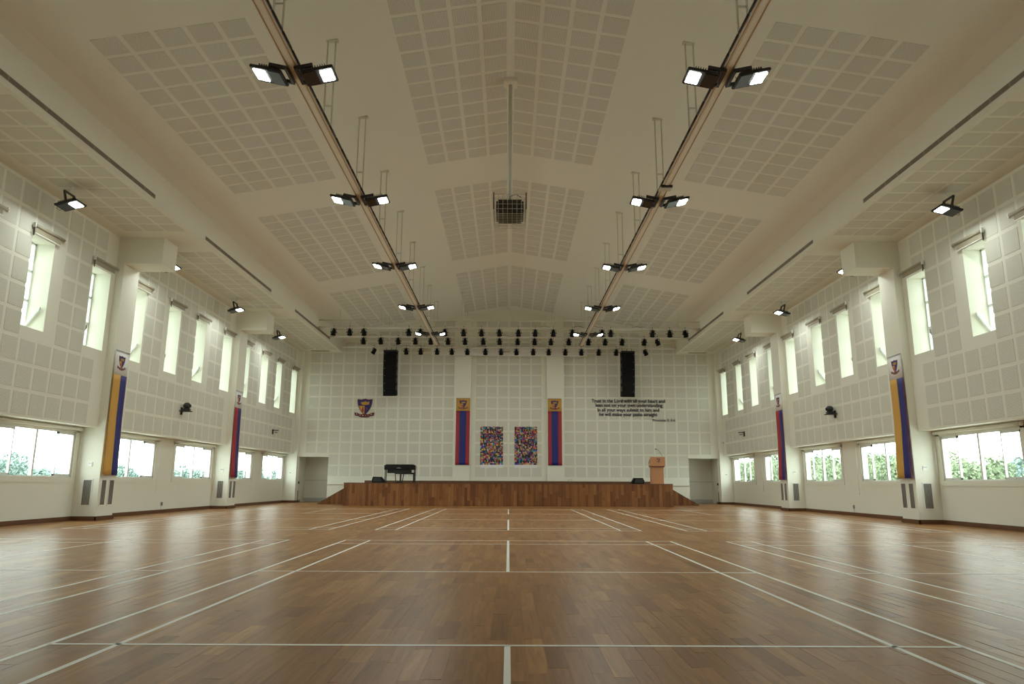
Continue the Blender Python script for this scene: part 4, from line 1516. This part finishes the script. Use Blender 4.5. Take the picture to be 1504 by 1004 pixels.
def tree_mesh(seed, kind):
    rnd = random.Random(seed)
    V, Fc = [], []
    blobs = []
    for k in range(9):
        a = rnd.uniform(0, 2 * PI)
        r = rnd.uniform(0, 2.6)
        blobs.append((r * math.cos(a), r * math.sin(a), rnd.uniform(-1.2, 2.6) * (1 - r / 5), rnd.uniform(1.0, 1.9)))
    for i in range(2800):
        bx, by, bz, br = blobs[i % len(blobs)]
        th = rnd.uniform(0, 2 * PI)
        ph = math.acos(rnd.uniform(-1, 1))
        rr = br * rnd.uniform(0.55, 1.05)
        p = Vector((bx + rr * math.sin(ph) * math.cos(th), by + rr * math.sin(ph) * math.sin(th), bz + rr * math.cos(ph) * 0.85))
        nrm = Vector((rnd.gauss(0, 1), rnd.gauss(0, 1), rnd.gauss(0.6, 1))).normalized()
        u = nrm.orthogonal().normalized()
        w = nrm.cross(u)
        sz = rnd.uniform(0.13, 0.26)
        o = len(V)
        V += [tuple(p + sz * u), tuple(p + sz * 0.5 * w), tuple(p - sz * u), tuple(p - sz * 0.5 * w)]
        Fc.append((o, o + 1, o + 2, o + 3))
    me = bpy.data.meshes.new('foliage')
    me.from_pydata(V, [], Fc)
    me.materials.append(MATS[kind])
    return me


TM = {k: [tree_mesh(11 * i + j, k) for j in range(2)] for i, k in enumerate(('leaf_green', 'leaf_blue', 'leaf_pale'))}
TRK = MB().tube([(0, 0, -5.2), (0.1, 0, -2), (0, 0.1, 0.5)], [0.28, 0.2, 0.1], 8)
trk = TRK.build('trunk', 'bark')
trunk_me = trk.data
bpy.data.objects.remove(trk)


def tree(x, y, top, sc, kind, label, grp):
    t = thing('tree', label, 'tree', (x, y, top - 2.9 * sc), random.uniform(0, 6.28), grp)
    t.scale = (sc, sc, sc)
    link('foliage', random.choice(TM[kind]), t)
    link('trunk', trunk_me, t)


def row(side, x0, y0, y1, step, top0, amp, grow, sc0, kinds, where):
    i = 0
    y = y0
    while y < y1:
        k = kinds[i % len(kinds)]
        cn = {'leaf_green': 'green', 'leaf_blue': 'blue green', 'leaf_pale': 'pale green'}[k]
        on = ORD[i] if i < 20 else 'twenty ' + ORD[i - 20]
        top = top0 + amp * math.sin(i * 1.9 + x0) + grow * (y - y0)
        tree(x0 + random.uniform(-1.2, 1.2), y, top, sc0 + 0.12 * math.sin(i * 2.3), k, f'{cn} leafy tree {where}, {on} along the row', f'trees {where}')
        y += step
        i += 1


row(1, 44.0, 53.0, 165.0, 5.0, 3.7, 0.7, 0.016, 1.12, ('leaf_green', 'leaf_pale', 'leaf_green'), 'just outside the right windows')
row(1, 60.0, 86.0, 230.0, 8.5, 5.6, 1.5, 0.012, 1.5, ('leaf_blue', 'leaf_green'), 'farther off beyond the right windows')
row(-1, -46.0, 52.0, 180.0, 6.4, 2.9, 0.9, 0.008, 1.0, ('leaf_blue',), 'outside the left windows')
for s in (-1, 1):
    V, Fc = [], []
    n = 40
    for i in range(n + 1):
        yy = 40 + i * 7
        hz = (2.4 if s < 0 else 4.5) + 1.6 * math.sin(i * 0.55 + s) + 0.9 * math.sin(i * 1.3)
        V += [(s * 120, yy * 1.3, -4), (s * 125, yy * 1.3, hz), (s * 160, yy * 1.3, -4)]
    for i in range(n):
        a = 3 * i
        Fc += [(a, a + 3, a + 4, a + 1), (a + 1, a + 4, a + 5, a + 2)]
    o = MB().add(V, Fc, smooth=True).build('distant_hill', 'hill')
    tag(o, f'low hazy wooded ridge far outside the {side_name(s)} windows', kind='structure')
